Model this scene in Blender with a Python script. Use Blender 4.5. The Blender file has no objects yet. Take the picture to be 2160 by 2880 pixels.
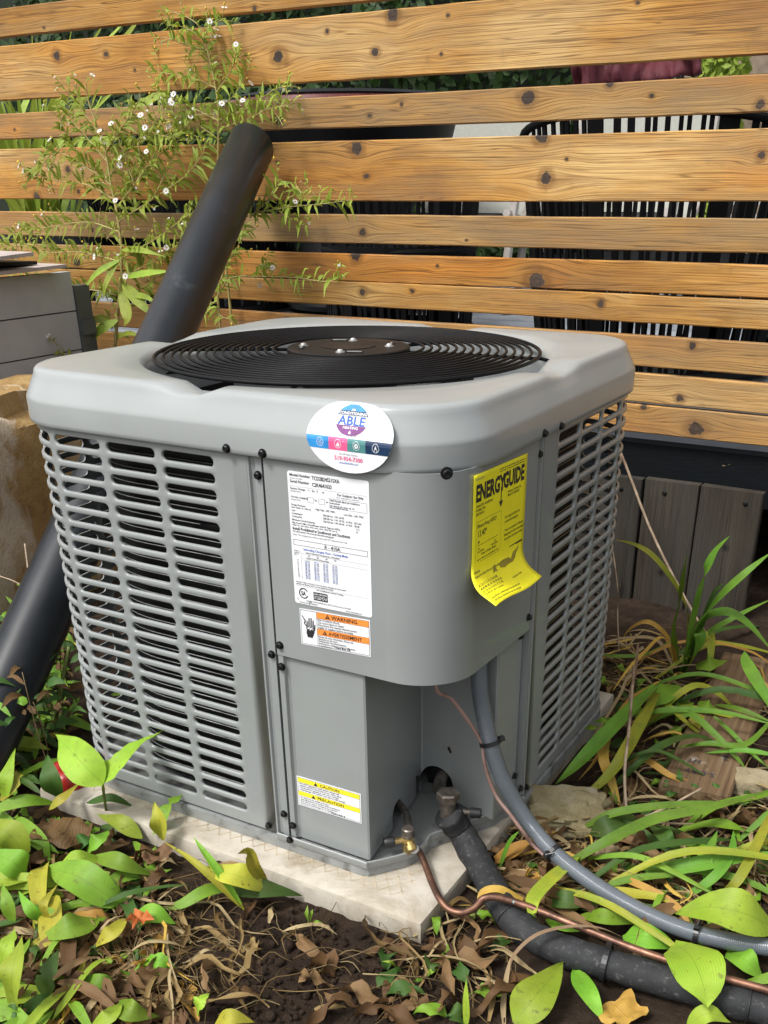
import bpy, bmesh, math, random
from mathutils import Vector, Matrix, noise
import numpy as np
R = math.radians
rnd = random.Random(7)

# ------------------------------------------------------------------ camera, world, sun, exposure
scene = bpy.context.scene
PXW, PXH = 2160.0, 2880.0
F, PPX, PPY = 2805.0, 1152.4, 2023.4
CAM = Vector((0.4316, -0.8468, 0.7383))
YAW, PIT, ROL = 0.5132, -0.4923, -0.006
_fw = Vector((-math.sin(YAW)*math.cos(PIT), math.cos(YAW)*math.cos(PIT), math.sin(PIT)))
_ri = Vector((math.cos(YAW), math.sin(YAW), 0)); _up = _ri.cross(_fw)
RI = math.cos(ROL)*_ri + math.sin(ROL)*_up
UP = -math.sin(ROL)*_ri + math.cos(ROL)*_up
FW = _fw
cd = bpy.data.cameras.new('camera'); cam = bpy.data.objects.new('camera', cd)
scene.collection.objects.link(cam); scene.camera = cam
cd.sensor_fit = 'HORIZONTAL'; cd.sensor_width = 36.0; cd.lens = F/PXW*36.0
cd.shift_x = -(PPX-PXW/2)/PXW; cd.shift_y = (PPY-PXH/2)/PXW
cd.clip_start = 0.02; cd.clip_end = 200
m = Matrix((( RI.x, UP.x, -FW.x, CAM.x), (RI.y, UP.y, -FW.y, CAM.y), (RI.z, UP.z, -FW.z, CAM.z), (0, 0, 0, 1)))
cam.matrix_world = m

SUN_DIR = Vector((-0.30, -0.62, 0.98)).normalized()     # towards the sun
world = bpy.data.worlds.new('World'); scene.world = world; world.use_nodes = True
wn = world.node_tree; wn.nodes.clear()
sky = wn.nodes.new('ShaderNodeTexSky'); sky.sky_type = 'NISHITA'; sky.sun_disc = False
sky.sun_elevation = math.asin(SUN_DIR.z); sky.sun_rotation = math.atan2(SUN_DIR.x, SUN_DIR.y)
sky.air_density = 1.0; sky.dust_density = 4.0; sky.ozone_density = 1.0
hs = wn.nodes.new('ShaderNodeHueSaturation'); hs.inputs['Saturation'].default_value = 0.22
bg = wn.nodes.new('ShaderNodeBackground'); bg.inputs['Strength'].default_value = 0.125
wo = wn.nodes.new('ShaderNodeOutputWorld')
wn.links.new(sky.outputs[0], hs.inputs['Color']); wn.links.new(hs.outputs[0], bg.inputs['Color']); wn.links.new(bg.outputs[0], wo.inputs['Surface'])
sd = bpy.data.lights.new('sun', 'SUN'); sd.energy = 1.5; sd.angle = R(14); sd.color = (1.0, 0.975, 0.94)
sun = bpy.data.objects.new('sun', sd); scene.collection.objects.link(sun)
sun.rotation_euler = (-SUN_DIR).to_track_quat('-Z', 'Y').to_euler(); sun.location = SUN_DIR*8
vs = scene.view_settings
vs.view_transform = 'Standard'; vs.look = 'None'; vs.gamma = 1.0; vs.use_curve_mapping = False; vs.exposure = 0.93

# ------------------------------------------------------------------ helpers
COL = scene.collection
def ray(u, v): return ((u-PPX)/F)*RI - ((v-PPY)/F)*UP + FW
def at(u, v, x=None, y=None, z=None, d=None):
    """photo pixel (2160 wide) -> world point on the plane x=, y= or z=, or at distance d along the view axis"""
    r = ray(u, v)
    if d is not None: return CAM + r*d
    if x is not None: return CAM + r*((x-CAM.x)/r.x)
    if y is not None: return CAM + r*((y-CAM.y)/r.y)
    return CAM + r*((z-CAM.z)/r.z)
def depth(p): return (Vector(p)-CAM).dot(FW)
RA = (0, 1880, 1080/1659); RB = (1080, 1880, 1080/1659); RC = (1560, 1480, 600/1659); RD = (0, 0, 2160/1659)
R8 = (1000, 2100, 500/1659); RP = (0, 640, 480/1517); RZ = (0, 2080, 560/1548); RX = (1380, 2200, 780/1659)
RQ = (0, 1100, 400/885)
def W(reg, u, v, **k): return at(reg[0]+u*reg[2], reg[1]+v*reg[2], **k)

def mesh_obj(name, verts, faces, mat, parent=None, smooth=True, uv=None, fmat=None, angle=None):
    me = bpy.data.meshes.new(name)
    me.from_pydata([tuple(v) for v in verts], [], [tuple(f) for f in faces])
    for mm in (mat if isinstance(mat, (list, tuple)) else [mat]): me.materials.append(mm)
    if smooth: me.polygons.foreach_set('use_smooth', [True]*len(me.polygons))
    if fmat: me.polygons.foreach_set('material_index', fmat)
    if uv:
        l = me.uv_layers.new(name='UVMap')
        idx = np.zeros(len(me.loops), dtype=np.int32); me.loops.foreach_get('vertex_index', idx)
        l.data.foreach_set('uv', np.array(uv, dtype=np.float32)[idx].ravel())
    me.update()
    if angle and smooth: me.set_sharp_from_angle(angle=R(angle))
    return link(name, me, parent)
def link(name, me, parent=None):
    o = bpy.data.objects.new(name, me); COL.objects.link(o)
    if parent is not None: adopt(o, parent)
    return o
def adopt(o, parent):
    o.parent = parent
    mm = Matrix.Identity(4); p = parent
    while p is not None:
        if p.type == 'EMPTY': mm = Matrix.Translation(p.location)
        p = p.parent
    if parent.type == 'EMPTY': o.matrix_parent_inverse = Matrix.Translation(-parent.location)
def tag(o, label, cat, group=None, kind=None):
    if label: o['label'] = label
    if cat: o['category'] = cat
    if group: o['group'] = group
    if kind: o['kind'] = kind
    return o
def thing(name, loc, label, cat, group=None):
    e = bpy.data.objects.new(name, None); e.empty_display_size = 0.05; e.location = loc; COL.objects.link(e)
    return tag(e, label, cat, group)
def struct(o): o['kind'] = 'structure'; return o

class MB:
    """collects geometry in world coordinates"""
    def __init__(s): s.v = []; s.f = []; s.uv = []; s.m = []
    def add(s, vs, fs, uv=None, mi=0):
        b = len(s.v); s.v += [tuple(x) for x in vs]; s.f += [tuple(i+b for i in f) for f in fs]
        s.uv += (list(uv) if uv else [(0, 0)]*len(vs)); s.m += [mi]*len(fs); return s
    def box(s, x0, x1, y0, y1, z0, z1, mi=0):
        vs = [(x0,y0,z0),(x1,y0,z0),(x1,y1,z0),(x0,y1,z0),(x0,y0,z1),(x1,y0,z1),(x1,y1,z1),(x0,y1,z1)]
        return s.add(vs, [(0,3,2,1),(4,5,6,7),(0,1,5,4),(1,2,6,5),(2,3,7,6),(3,0,4,7)], mi=mi)
    def bar(s, a, b, w, t, up=(0,0,1), mi=0):
        a = Vector(a); b = Vector(b); d = (b-a).normalized(); u = Vector(up)
        if abs(d.dot(u)) > .98: u = Vector((0,1,0))
        sx = d.cross(u).normalized()*w/2; sz = sx.cross(d).normalized()*t/2
        vs = [a-sx-sz, a+sx-sz, a+sx+sz, a-sx+sz, b-sx-sz, b+sx-sz, b+sx+sz, b-sx+sz]
        return s.add(vs, [(0,3,2,1),(4,5,6,7),(0,1,5,4),(1,2,6,5),(2,3,7,6),(3,0,4,7)], mi=mi)
    def tube(s, pts, rad, seg=8, closed=False, caps=True, mi=0):
        v, f = tube(pts, rad, seg, closed, caps); return s.add(v, f, mi=mi)
    def build(s, name, mat, parent=None, smooth=True, angle=35, uv=False):
        return mesh_obj(name, s.v, s.f, mat, parent, smooth, uv=s.uv if uv else None, fmat=s.m if isinstance(mat, (list, tuple)) else None, angle=angle)

def catmull(pts, n):
    P = [Vector(p) for p in pts]; P = [P[0]*2-P[1]] + P + [P[-1]*2-P[-2]]
    out = []; k = len(P)-3
    for i in range(n+1):
        t = i/n*k; j = min(int(t), k-1); t -= j
        a, b, c, d = P[j:j+4]
        out.append(.5*((2*b)+(c-a)*t+(2*a-5*b+4*c-d)*t*t+(3*b-a-3*c+d)*t**3))
    return out
def tube(pts, rad, seg=8, closed=False, caps=True):
    pts = [Vector(p) for p in pts]; n = len(pts); vs = []; fs = []
    prev = None
    for i, p in enumerate(pts):
        a = pts[(i-1) % n] if (closed or i) else pts[0]; b = pts[(i+1) % n] if (closed or i < n-1) else pts[-1]
        t = (b-a).normalized()
        if prev is None:
            h = Vector((0,0,1)) if abs(t.z) < .9 else Vector((1,0,0)); nx = t.cross(h).normalized()
        else:
            nx = prev - t*prev.dot(t)
            nx = nx.normalized() if nx.length > 1e-6 else t.cross(Vector((0,0,1))).normalized()
        prev = nx; ny = t.cross(nx)
        r = rad(i/(n-1)) if callable(rad) else rad
        for k in range(seg):
            an = 2*math.pi*k/seg; vs.append(p + nx*math.cos(an)*r + ny*math.sin(an)*r)
    for i in range(n if closed else n-1):
        for k in range(seg):
            a = i*seg+k; b = i*seg+(k+1) % seg; c = ((i+1) % n)*seg+(k+1) % seg; d = ((i+1) % n)*seg+k
            fs.append((a, b, c, d))
    if caps and not closed:
        fs.append(tuple(range(seg))[::-1]); fs.append(tuple((n-1)*seg+k for k in range(seg)))
    return vs, fs
def lathe(prof, center, seg=32, axis=Vector((0,0,1))):
    axis = Vector(axis).normalized(); h = Vector((1,0,0)) if abs(axis.x) < .9 else Vector((0,1,0))
    nx = axis.cross(h).normalized(); ny = axis.cross(nx); c = Vector(center); vs = []; fs = []
    for (r, z) in prof:
        for k in range(seg):
            a = 2*math.pi*k/seg; vs.append(c+axis*z+nx*math.cos(a)*r+ny*math.sin(a)*r)
    for i in range(len(prof)-1):
        for k in range(seg):
            fs.append((i*seg+k, i*seg+(k+1) % seg, (i+1)*seg+(k+1) % seg, (i+1)*seg+k))
    fs.append(tuple(range(seg))[::-1]); fs.append(tuple((len(prof)-1)*seg+k for k in range(seg)))
    return vs, fs
def prism(poly, z0, z1):
    n = len(poly); vs = [(x, y, z0) for x, y in poly]+[(x, y, z1) for x, y in poly]
    fs = [tuple(range(n))[::-1], tuple(range(n, 2*n))]+[(i, (i+1) % n, n+(i+1) % n, n+i) for i in range(n)]
    return vs, fs

# ------------------------------------------------------------------ materials
def newmat(name):
    mt = bpy.data.materials.new(name); mt.use_nodes = True; nt = mt.node_tree
    return mt, nt, nt.nodes['Principled BSDF'], nt.nodes['Material Output']
def nd(nt, t, **k):
    n = nt.nodes.new('ShaderNode'+t)
    for a, b in k.items():
        if a.startswith('i_'): n.inputs[a[2:].replace('_', ' ')].default_value = b
        else: setattr(n, a, b)
    return n
def lk(nt, a, b): nt.links.new(a, b)
def val(nt, op, a, b=None, c=None, clamp=False):
    n = nd(nt, 'Math', operation=op, use_clamp=clamp)
    for i, x in enumerate((a, b, c)):
        if x is None: continue
        if isinstance(x, (int, float)): n.inputs[i].default_value = x
        else: lk(nt, x, n.inputs[i])
    return n.outputs[0]
def mix(nt, fac, a, b, bt='MIX'):
    n = nd(nt, 'Mix', data_type='RGBA', blend_type=bt)
    for s, x in ((0, fac), (6, a), (7, b)):
        if isinstance(x, (int, float)): n.inputs[s].default_value = x
        elif isinstance(x, (tuple, list)): n.inputs[s].default_value = (*x[:3], 1)
        else: lk(nt, x, n.inputs[s])
    return n.outputs[2]
def ramp(nt, src, stops):
    n = nd(nt, 'ValToRGB'); e = n.color_ramp.elements
    while len(e) < len(stops): e.new(.5)
    for el, (p, c) in zip(e, stops):
        el.position = p; el.color = (*c[:3], 1) if not isinstance(c, (int, float)) else (c, c, c, 1)
    lk(nt, src, n.inputs[0]); return n.outputs[0]
def coords(nt, kind='Object', scale=(1, 1, 1), loc=(0, 0, 0)):
    t = nd(nt, 'TexCoord'); mp = nd(nt, 'Mapping'); lk(nt, t.outputs[kind], mp.inputs[0])
    mp.inputs['Scale'].default_value = scale; mp.inputs['Location'].default_value = loc
    return mp.outputs[0]
def noi(nt, vec, scale, detail=4, rough=.55, dist=0):
    n = nd(nt, 'TexNoise'); n.inputs['Scale'].default_value = scale; n.inputs['Detail'].default_value = detail
    n.inputs['Roughness'].default_value = rough; n.inputs['Distortion'].default_value = dist
    lk(nt, vec, n.inputs['Vector']); return n.outputs['Fac']
def bumpn(nt, h, bs, strength=.3, dist=.002):
    b = nd(nt, 'Bump'); b.inputs['Strength'].default_value = strength; b.inputs['Distance'].default_value = dist
    lk(nt, h, b.inputs['Height']); lk(nt, b.outputs[0], bs.inputs['Normal']); return b

def simple(name, col, rough=.5, metal=0., var=.15, vs=30, bump=0., bs=200, dirt=None, dirt_t=(.55, .75), dirt_s=12, rvar=.1, coat=0., spec=.5):
    mt, nt, b, o = newmat(name)
    c = coords(nt); n = noi(nt, c, vs, 5)
    lo = tuple(x*(1-var) for x in col); hi = tuple(min(1, x*(1+var)) for x in col)
    col_o = ramp(nt, n, [(.3, lo), (.7, hi)])
    if dirt:
        dn = noi(nt, c, dirt_s, 7, .65); df = ramp(nt, dn, [(dirt_t[0], 0.), (dirt_t[1], 1.)])
        col_o = mix(nt, df, col_o, dirt)
    lk(nt, col_o, b.inputs['Base Color'])
    b.inputs['Metallic'].default_value = metal
    rn = noi(nt, c, vs*2.3, 3); rr = val(nt, 'MULTIPLY_ADD', rn, 2*rvar, rough-rvar); lk(nt, rr, b.inputs['Roughness'])
    b.inputs['Coat Weight'].default_value = coat; b.inputs['Coat Roughness'].default_value = .12
    b.inputs['Specular IOR Level'].default_value = spec
    if bump: bumpn(nt, noi(nt, c, bs, 4), b, bump, .001)
    return mt

PAINT = (.243, .258, .254)
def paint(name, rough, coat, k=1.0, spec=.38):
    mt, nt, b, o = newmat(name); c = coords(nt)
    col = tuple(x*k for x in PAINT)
    base = ramp(nt, noi(nt, c, 9, 5), [(.3, tuple(x*.93 for x in col)), (.75, tuple(x*1.05 for x in col))])
    # dusty streaks running down and small marks
    st = noi(nt, coords(nt, scale=(38, 38, 2.2)), 1.0, 6, .7)
    base = mix(nt, ramp(nt, st, [(.56, 0.), (.85, .14)]), base, (.36, .365, .36))
    sp = nd(nt, 'TexVoronoi'); sp.inputs['Scale'].default_value = 55; lk(nt, c, sp.inputs['Vector'])
    spf = ramp(nt, sp.outputs['Distance'], [(.025, 1.), (.05, 0.)])
    gate = ramp(nt, noi(nt, c, 7, 2), [(.6, 0.), (.64, 1.)])
    spf2 = val(nt, 'MULTIPLY', spf, gate)
    base = mix(nt, spf2, base, (.09, .085, .07)); lk(nt, base, b.inputs['Base Color'])
    rr = val(nt, 'MULTIPLY_ADD', noi(nt, c, 16, 5), .10, rough-.05); lk(nt, rr, b.inputs['Roughness'])
    b.inputs['Coat Weight'].default_value = coat; b.inputs['Coat Roughness'].default_value = .06; b.inputs['Specular IOR Level'].default_value = spec
    bumpn(nt, noi(nt, c, 420, 2), b, .05, .0006)
    return mt
M_CAP = paint('grey_paint_lit_cap', .32, .28, 1.22, .22); M_BODY = paint('grey_satin_paint', .36, .32, 1.04)  # same paint on both; cap colour lightened to imitate stronger light on top
M_BLACK = simple('black_metal', (.005, .005, .0055), .5, var=.3, bump=.05, spec=.15)
M_SCREW = simple('black_screw', (.014, .014, .015), .3, metal=.4, var=.3)
M_COIL = None
def coil_mat():
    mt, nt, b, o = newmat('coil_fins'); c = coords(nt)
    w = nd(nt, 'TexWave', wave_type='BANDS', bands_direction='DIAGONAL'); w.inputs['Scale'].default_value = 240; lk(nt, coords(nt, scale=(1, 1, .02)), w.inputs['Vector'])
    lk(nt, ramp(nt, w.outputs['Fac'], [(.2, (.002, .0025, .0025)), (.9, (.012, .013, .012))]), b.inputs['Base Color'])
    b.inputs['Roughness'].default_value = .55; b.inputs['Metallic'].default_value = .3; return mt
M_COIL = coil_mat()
M_TUBE = simple('coil_aluminium', (.38, .39, .38), .35, metal=.9, var=.2)
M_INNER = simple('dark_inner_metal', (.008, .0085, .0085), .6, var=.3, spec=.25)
M_SILVER = simple('zinc_bolt', (.45, .45, .44), .4, metal=.6, var=.2)
M_HUB = simple('hub_plate', (.006, .0055, .005), .5, spec=.2, var=.4, dirt=(.026, .016, .011), dirt_t=(.5, .7), dirt_s=18)
M_WHITE = simple('label_paper', (.74, .75, .77), .4, var=.03, vs=60)
M_INK = simple('label_ink', (.02, .02, .025), .5, var=.2)
M_GREYINK = simple('label_grey_ink', (.22, .22, .24), .5, var=.2)
M_ORANGE = simple('label_orange', (.85, .27, .05), .4, var=.05)
M_YELLOW = simple('label_yellow', (.86, .74, .03), .4, var=.04)
M_EG = simple('energy_label_yellow', (.87, .80, .02), .45, var=.04, bump=.05, bs=40)
M_PINK = simple('print_pink', (.72, .10, .25), .4, var=.05); M_BLUE = simple('print_blue', (.03, .25, .58), .4, var=.25, vs=70)
M_NAVY = simple('print_navy', (.008, .03, .08), .4, var=.2); M_TEAL = simple('print_teal', (.07, .22, .22), .4, var=.15)
M_PURPLE = simple('print_purple', (.16, .03, .17), .4, var=.3, vs=90); M_ABLE = simple('print_able_blue', (.02, .10, .42), .4, var=.3, vs=90)
M_PIPE = simple('black_pipe_plastic', (.010, .0125, .0155), .34, var=.2, vs=14, bump=.04, bs=60, dirt=(.10, .105, .11), dirt_t=(.62, .92), dirt_s=14, rvar=.12)
M_FOAM = simple('foam_insulation', (.013, .014, .0155), .75, var=.35, vs=60, bump=.35, bs=160, dirt=(.11, .105, .10), dirt_t=(.56, .78), dirt_s=170)
M_CONDUIT = simple('grey_conduit_plastic', (.115, .132, .15), .2, var=.06, vs=25, dirt=(.17, .17, .16), dirt_t=(.62, .9), dirt_s=40, rvar=.04, coat=.3)
M_COPPER = simple('aged_copper', (.215, .11, .072), .45, metal=.75, var=.35, vs=35, dirt=(.10, .055, .04), dirt_t=(.45, .62), dirt_s=40, rvar=.12)
M_VERD = simple('verdigris', (.22, .42, .42), .7, var=.2)
M_BRASS = simple('brass', (.52, .38, .14), .32, metal=.85, var=.25, dirt=(.14, .11, .07), dirt_t=(.5, .65), dirt_s=60)
M_DULL = simple('dull_valve_metal', (.19, .165, .14), .42, metal=.7, var=.3, dirt=(.07, .06, .05), dirt_t=(.48, .68), dirt_s=70)
M_RUBBER = simple('black_rubber_cap', (.013, .013, .014), .5, var=.2)
M_WIRE = simple('brown_wire', (.30, .19, .16), .5, var=.15, dirt=(.16, .08, .06), dirt_t=(.5, .7), dirt_s=20)
M_TIE = simple('black_cable_tie', (.012, .012, .013), .38, var=.2)
M_PAN = simple('pan_paint', (.24, .25, .245), .45, var=.15, dirt=(.05, .042, .035), dirt_t=(.52, .7), dirt_s=28)

def pad_mat():
    mt, nt, b, o = newmat('pad_concrete'); c = coords(nt)
    base = ramp(nt, noi(nt, c, 16, 8, .65), [(.25, (.30, .26, .19)), (.5, (.44, .40, .33)), (.75, (.51, .48, .42))])
    st = ramp(nt, noi(nt, c, 5.5, 6, .7, .6), [(.48, 0.), (.68, .85)]); base = mix(nt, st, base, (.20, .155, .09))
    spk = nd(nt, 'TexVoronoi'); spk.inputs['Scale'].default_value = 130; lk(nt, c, spk.inputs['Vector'])
    base = mix(nt, ramp(nt, spk.outputs['Distance'], [(.05, .6), (.12, 0.)]), base, (.16, .12, .08))
    lk(nt, base, b.inputs['Base Color']); b.inputs['Roughness'].default_value = .8
    h = val(nt, 'ADD', noi(nt, c, 120, 6), val(nt, 'MULTIPLY', noi(nt, c, 25, 4), 1.5)); bumpn(nt, h, b, .35, .0015); return mt
M_PAD = pad_mat()
M_GROOVE = simple('pad_groove_dirt', (.42, .35, .24), .9, var=.35, vs=40)

def soil_mat():
    mt, nt, b, o = newmat('soil'); c = coords(nt)
    base = ramp(nt, noi(nt, c, 22, 9, .7), [(.25, (.022, .014, .009)), (.5, (.060, .038, .024)), (.75, (.110, .072, .047))])
    base = mix(nt, ramp(nt, noi(nt, c, 6, 5), [(.5, 0.), (.75, .5)]), base, (.03, .024, .018))
    lk(nt, base, b.inputs['Base Color']); b.inputs['Roughness'].default_value = .93; b.inputs['Specular IOR Level'].default_value = .2
    h = val(nt, 'ADD', val(nt, 'MULTIPLY', noi(nt, c, 55, 9, .75), 2.2), noi(nt, c, 300, 6, .8)); bumpn(nt, h, b, 1.0, .008); return mt
M_SOIL = soil_mat()

def wood_mat(name, knots, seed, c_lo, c_mid, c_hi, grey, grey_amt=.45, vertical=False, dark=(.030, .020, .014), patch=None):
    """long grained board: grain along X (or Z); knots = (x, z, r) in object coordinates bend the grain"""
    mt, nt, b, o = newmat(name)
    tc = nd(nt, 'TexCoord'); sp = nd(nt, 'SeparateXYZ'); lk(nt, tc.outputs['Object'], sp.inputs[0])
    X, Z = (sp.outputs[2], sp.outputs[0]) if vertical else (sp.outputs[0], sp.outputs[2])
    Zd = Z; kmask = None; halo = None
    nk = nd(nt, 'TexNoise'); nk.inputs['Scale'].default_value = 75; nk.inputs['Detail'].default_value = 3; lk(nt, tc.outputs['Object'], nk.inputs['Vector'])
    sk = nd(nt, 'SeparateColor'); lk(nt, nk.outputs['Color'], sk.inputs[0])
    wx, wz = val(nt, 'SUBTRACT', sk.outputs[0], .5), val(nt, 'SUBTRACT', sk.outputs[1], .5)
    for ki, (kx, kz, kr) in enumerate(knots):
        dx = val(nt, 'SUBTRACT', X, kx); dz = val(nt, 'SUBTRACT', Z, kz)
        q = val(nt, 'ADD', val(nt, 'POWER', val(nt, 'ABSOLUTE', val(nt, 'DIVIDE', dx, kr*4.6)), 2.0), val(nt, 'POWER', val(nt, 'ABSOLUTE', val(nt, 'DIVIDE', dz, kr*2.8)), 2.0))
        e = val(nt, 'POWER', 2.718, val(nt, 'MULTIPLY', q, -1.0))
        Zd = val(nt, 'SUBTRACT', Zd, val(nt, 'MULTIPLY', val(nt, 'MULTIPLY', dz, e), .86))
        ex = (1.0, .8, 1.15, .9)[ki % 4]; dx = val(nt, 'ADD', val(nt, 'MULTIPLY', dx, ex), val(nt, 'MULTIPLY', wx, kr*1.1)); dz = val(nt, 'ADD', dz, val(nt, 'MULTIPLY', wz, kr*1.1))
        d = val(nt, 'SQRT', val(nt, 'ADD', val(nt, 'POWER', val(nt, 'ABSOLUTE', dx), 2.0), val(nt, 'POWER', val(nt, 'ABSOLUTE', val(nt, 'MULTIPLY', dz, 1.1)), 2.0)))
        dn = val(nt, 'DIVIDE', d, kr)
        kmask = dn if kmask is None else val(nt, 'MINIMUM', kmask, dn)
    cv = nd(nt, 'CombineXYZ'); lk(nt, val(nt, 'MULTIPLY', X, 1.0), cv.inputs[0]); lk(nt, Zd, cv.inputs[2])
    cv.inputs[1].default_value = seed*3.17
    mp = nd(nt, 'Mapping'); mp.inputs['Scale'].default_value = (1.6, 1, 60); lk(nt, cv.outputs[0], mp.inputs[0])
    g1 = noi(nt, mp.outputs[0], 1.0, 3, .5, .3)
    mp2 = nd(nt, 'Mapping'); mp2.inputs['Scale'].default_value = (5, 1, 330); lk(nt, cv.outputs[0], mp2.inputs[0])
    g2 = noi(nt, mp2.outputs[0], 1.0, 3, .6)
    mp3 = nd(nt, 'Mapping'); mp3.inputs['Scale'].default_value = (2.2, 1, 7); lk(nt, cv.outputs[0], mp3.inputs[0])
    g3 = noi(nt, mp3.outputs[0], 1.0, 5, .6)
    # growth lines: thin dark latewood lines at drifting spacing
    ph = val(nt, 'ADD', val(nt, 'MULTIPLY', Zd, 640.0), val(nt, 'MULTIPLY', g1, 30.0))
    ln = val(nt, 'POWER', val(nt, 'ABSOLUTE', val(nt, 'SINE', ph)), 13.0)
    base = ramp(nt, g3, [(.33, c_lo), (.5, c_mid), (.66, c_hi)])
    if patch: base = mix(nt, ramp(nt, noi(nt, mp3.outputs[0], .55, 4, .6, .5), [(.50, 0.), (.64, patch[1])]), base, patch[0])
    lnm = val(nt, 'MULTIPLY', ln, ramp(nt, g1, [(.35, .28), (.62, .85)]))
    base = mix(nt, lnm, base, tuple(x*.36 for x in c_lo))
    base = mix(nt, ramp(nt, g2, [(.42, 0.), (.74, .6)]), base, tuple(x*.55 for x in c_lo))
    mp4 = nd(nt, 'Mapping'); mp4.inputs['Scale'].default_value = (3.0, 1, 16); lk(nt, cv.outputs[0], mp4.inputs[0])
    gg = noi(nt, mp4.outputs[0], 1.0, 6, .65, .4)
    base = mix(nt, ramp(nt, gg, [(.42, 0.), (.66, min(.9, grey_amt*1.25))]), base, grey)
    blot = noi(nt, tc.outputs['Object'], 14, 6, .7)
    base = mix(nt, ramp(nt, blot, [(.62, 0.), (.8, .5)]), base, tuple(x*.5 for x in grey))
    if kmask is not None:
        kn = val(nt, 'ADD', kmask, val(nt, 'MULTIPLY', noi(nt, tc.outputs['Object'], 160, 4), .5)); kn = val(nt, 'SUBTRACT', kn, .25)
        base = mix(nt, ramp(nt, kn, [(1.0/4, 0.), (1.45/4, .55), (2.4/4, 0.)]), base, tuple(x*.55 for x in c_lo)) if False else base
        halo = ramp(nt, val(nt, 'DIVIDE', kn, 4.0), [(.20, .0), (.29, .6), (.5, 0.)])
        base = mix(nt, halo, base, tuple(x*.5 for x in c_lo))
        core = ramp(nt, val(nt, 'DIVIDE', kn, 4.0), [(.20, 1.), (.265, 0.)])
        rings = val(nt, 'ABSOLUTE', val(nt, 'SINE', val(nt, 'MULTIPLY', kn, 9.0)))
        kc = mix(nt, val(nt, 'MULTIPLY', rings, ramp(nt, blot, [(.35, .15), (.65, .9)])), dark, tuple(x*3.2 for x in dark))
        base = mix(nt, core, base, kc)
    lk(nt, base, b.inputs['Base Color'])
    b.inputs['Roughness'].default_value = .68; b.inputs['Specular IOR Level'].default_value = .3
    h = val(nt, 'ADD', val(nt, 'MULTIPLY', ln, -.6), g2); bumpn(nt, h, b, .35, .0012)
    return mt
CED = dict(c_lo=(.27, .108, .018), c_mid=(.46, .235, .052), c_hi=(.57, .37, .145), grey=(.19, .135, .078))

def leaf_mat(name, c1, c2, edge, edge_amt=.5, spots=.3, trans=.22, vein=.5, rough=.55):
    mt, nt, b, o = newmat(name)
    uvn = nd(nt, 'UVMap'); sp = nd(nt, 'SeparateXYZ'); lk(nt, uvn.outputs[0], sp.inputs[0])
    t, s = sp.outputs[0], sp.outputs[1]
    oi = nd(nt, 'ObjectInfo'); c = coords(nt)
    base = mix(nt, ramp(nt, noi(nt, c, 18, 4), [(.3, 0.), (.7, 1.)]), c1, c2)
    v = val(nt, 'ABSOLUTE', val(nt, 'SINE', val(nt, 'MULTIPLY', s, 30.0))); v = val(nt, 'POWER', v, 6.0)
    base = mix(nt, val(nt, 'MULTIPLY', v, vein*.45), base, tuple(min(1, x*1.5) for x in c2))
    mid = ramp(nt, val(nt, 'ABSOLUTE', s), [(0.0, 1.), (.05, 0.)])
    base = mix(nt, val(nt, 'MULTIPLY', mid, .5), base, tuple(x*.65 for x in c1))
    ed = val(nt, 'ADD', val(nt, 'ABSOLUTE', s), val(nt, 'MULTIPLY', noi(nt, c, 26, 4), .7))
    ed = val(nt, 'ADD', ed, val(nt, 'MULTIPLY', val(nt, 'POWER', t, 5.0), .35))
    eg_ = val(nt, 'MULTIPLY', ramp(nt, ed, [(1.02, 0.), (1.28, 1.)]), ramp(nt, noi(nt, c, 7, 2), [(.42, 0.15), (.60, 1.)]))
    base = mix(nt, val(nt, 'MULTIPLY', eg_, edge_amt), base, edge)
    sn = noi(nt, c, 60, 3); base = mix(nt, ramp(nt, sn, [(.70, 0.), (.74, spots)]), base, (.05, .028, .012))
    base = mix(nt, ramp(nt, noi(nt, c, 34, 6, .7), [(.48, 0.), (.75, .55)]), base, tuple(x*.55+y*.12 for x, y in zip(c1, (.5, .35, .12))))
    base = mix(nt, ramp(nt, noi(nt, c, 130, 3, .6), [(.63, 0.), (.70, spots)]), base, (.10, .065, .02))
    hv = nd(nt, 'HueSaturation'); lk(nt, base, hv.inputs['Color'])
    lk(nt, val(nt, 'MULTIPLY_ADD', oi.outputs['Random'], .035, .482), hv.inputs['Hue'])
    lk(nt, val(nt, 'MULTIPLY_ADD', oi.outputs['Random'], .5, .75), hv.inputs['Value'])
    lk(nt, hv.outputs[0], b.inputs['Base Color']); lk(nt, val(nt, 'MULTIPLY_ADD', noi(nt, c, 45, 4), .4, rough-.2), b.inputs['Roughness']); b.inputs['Specular IOR Level'].default_value = .35
    bumpn(nt, val(nt, 'MULTIPLY', v, 1.0), b, .2, .0008)
    tr = nd(nt, 'BsdfTranslucent'); lk(nt, hv.outputs[0], tr.inputs['Color'])
    mx = nd(nt, 'MixShader'); mx.inputs[0].default_value = trans
    lk(nt, b.outputs[0], mx.inputs[1]); lk(nt, tr.outputs[0], mx.inputs[2]); lk(nt, mx.outputs[0], o.inputs['Surface'])
    return mt
L_LILY = leaf_mat('lily_leaf_green', (.11, .25, .014), (.20, .36, .03), (.42, .36, .03), .6, .5)
L_PALE = leaf_mat('lily_leaf_pale', (.20, .33, .02), (.31, .42, .04), (.46, .40, .04), .6, .5)
L_DARK = leaf_mat('leaf_dark_green', (.03, .085, .012), (.06, .13, .02), (.10, .14, .02), .3, .3)
L_YEL = leaf_mat('leaf_yellowing', (.30, .33, .03), (.42, .38, .04), (.45, .20, .03), .8, .8)
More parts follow.
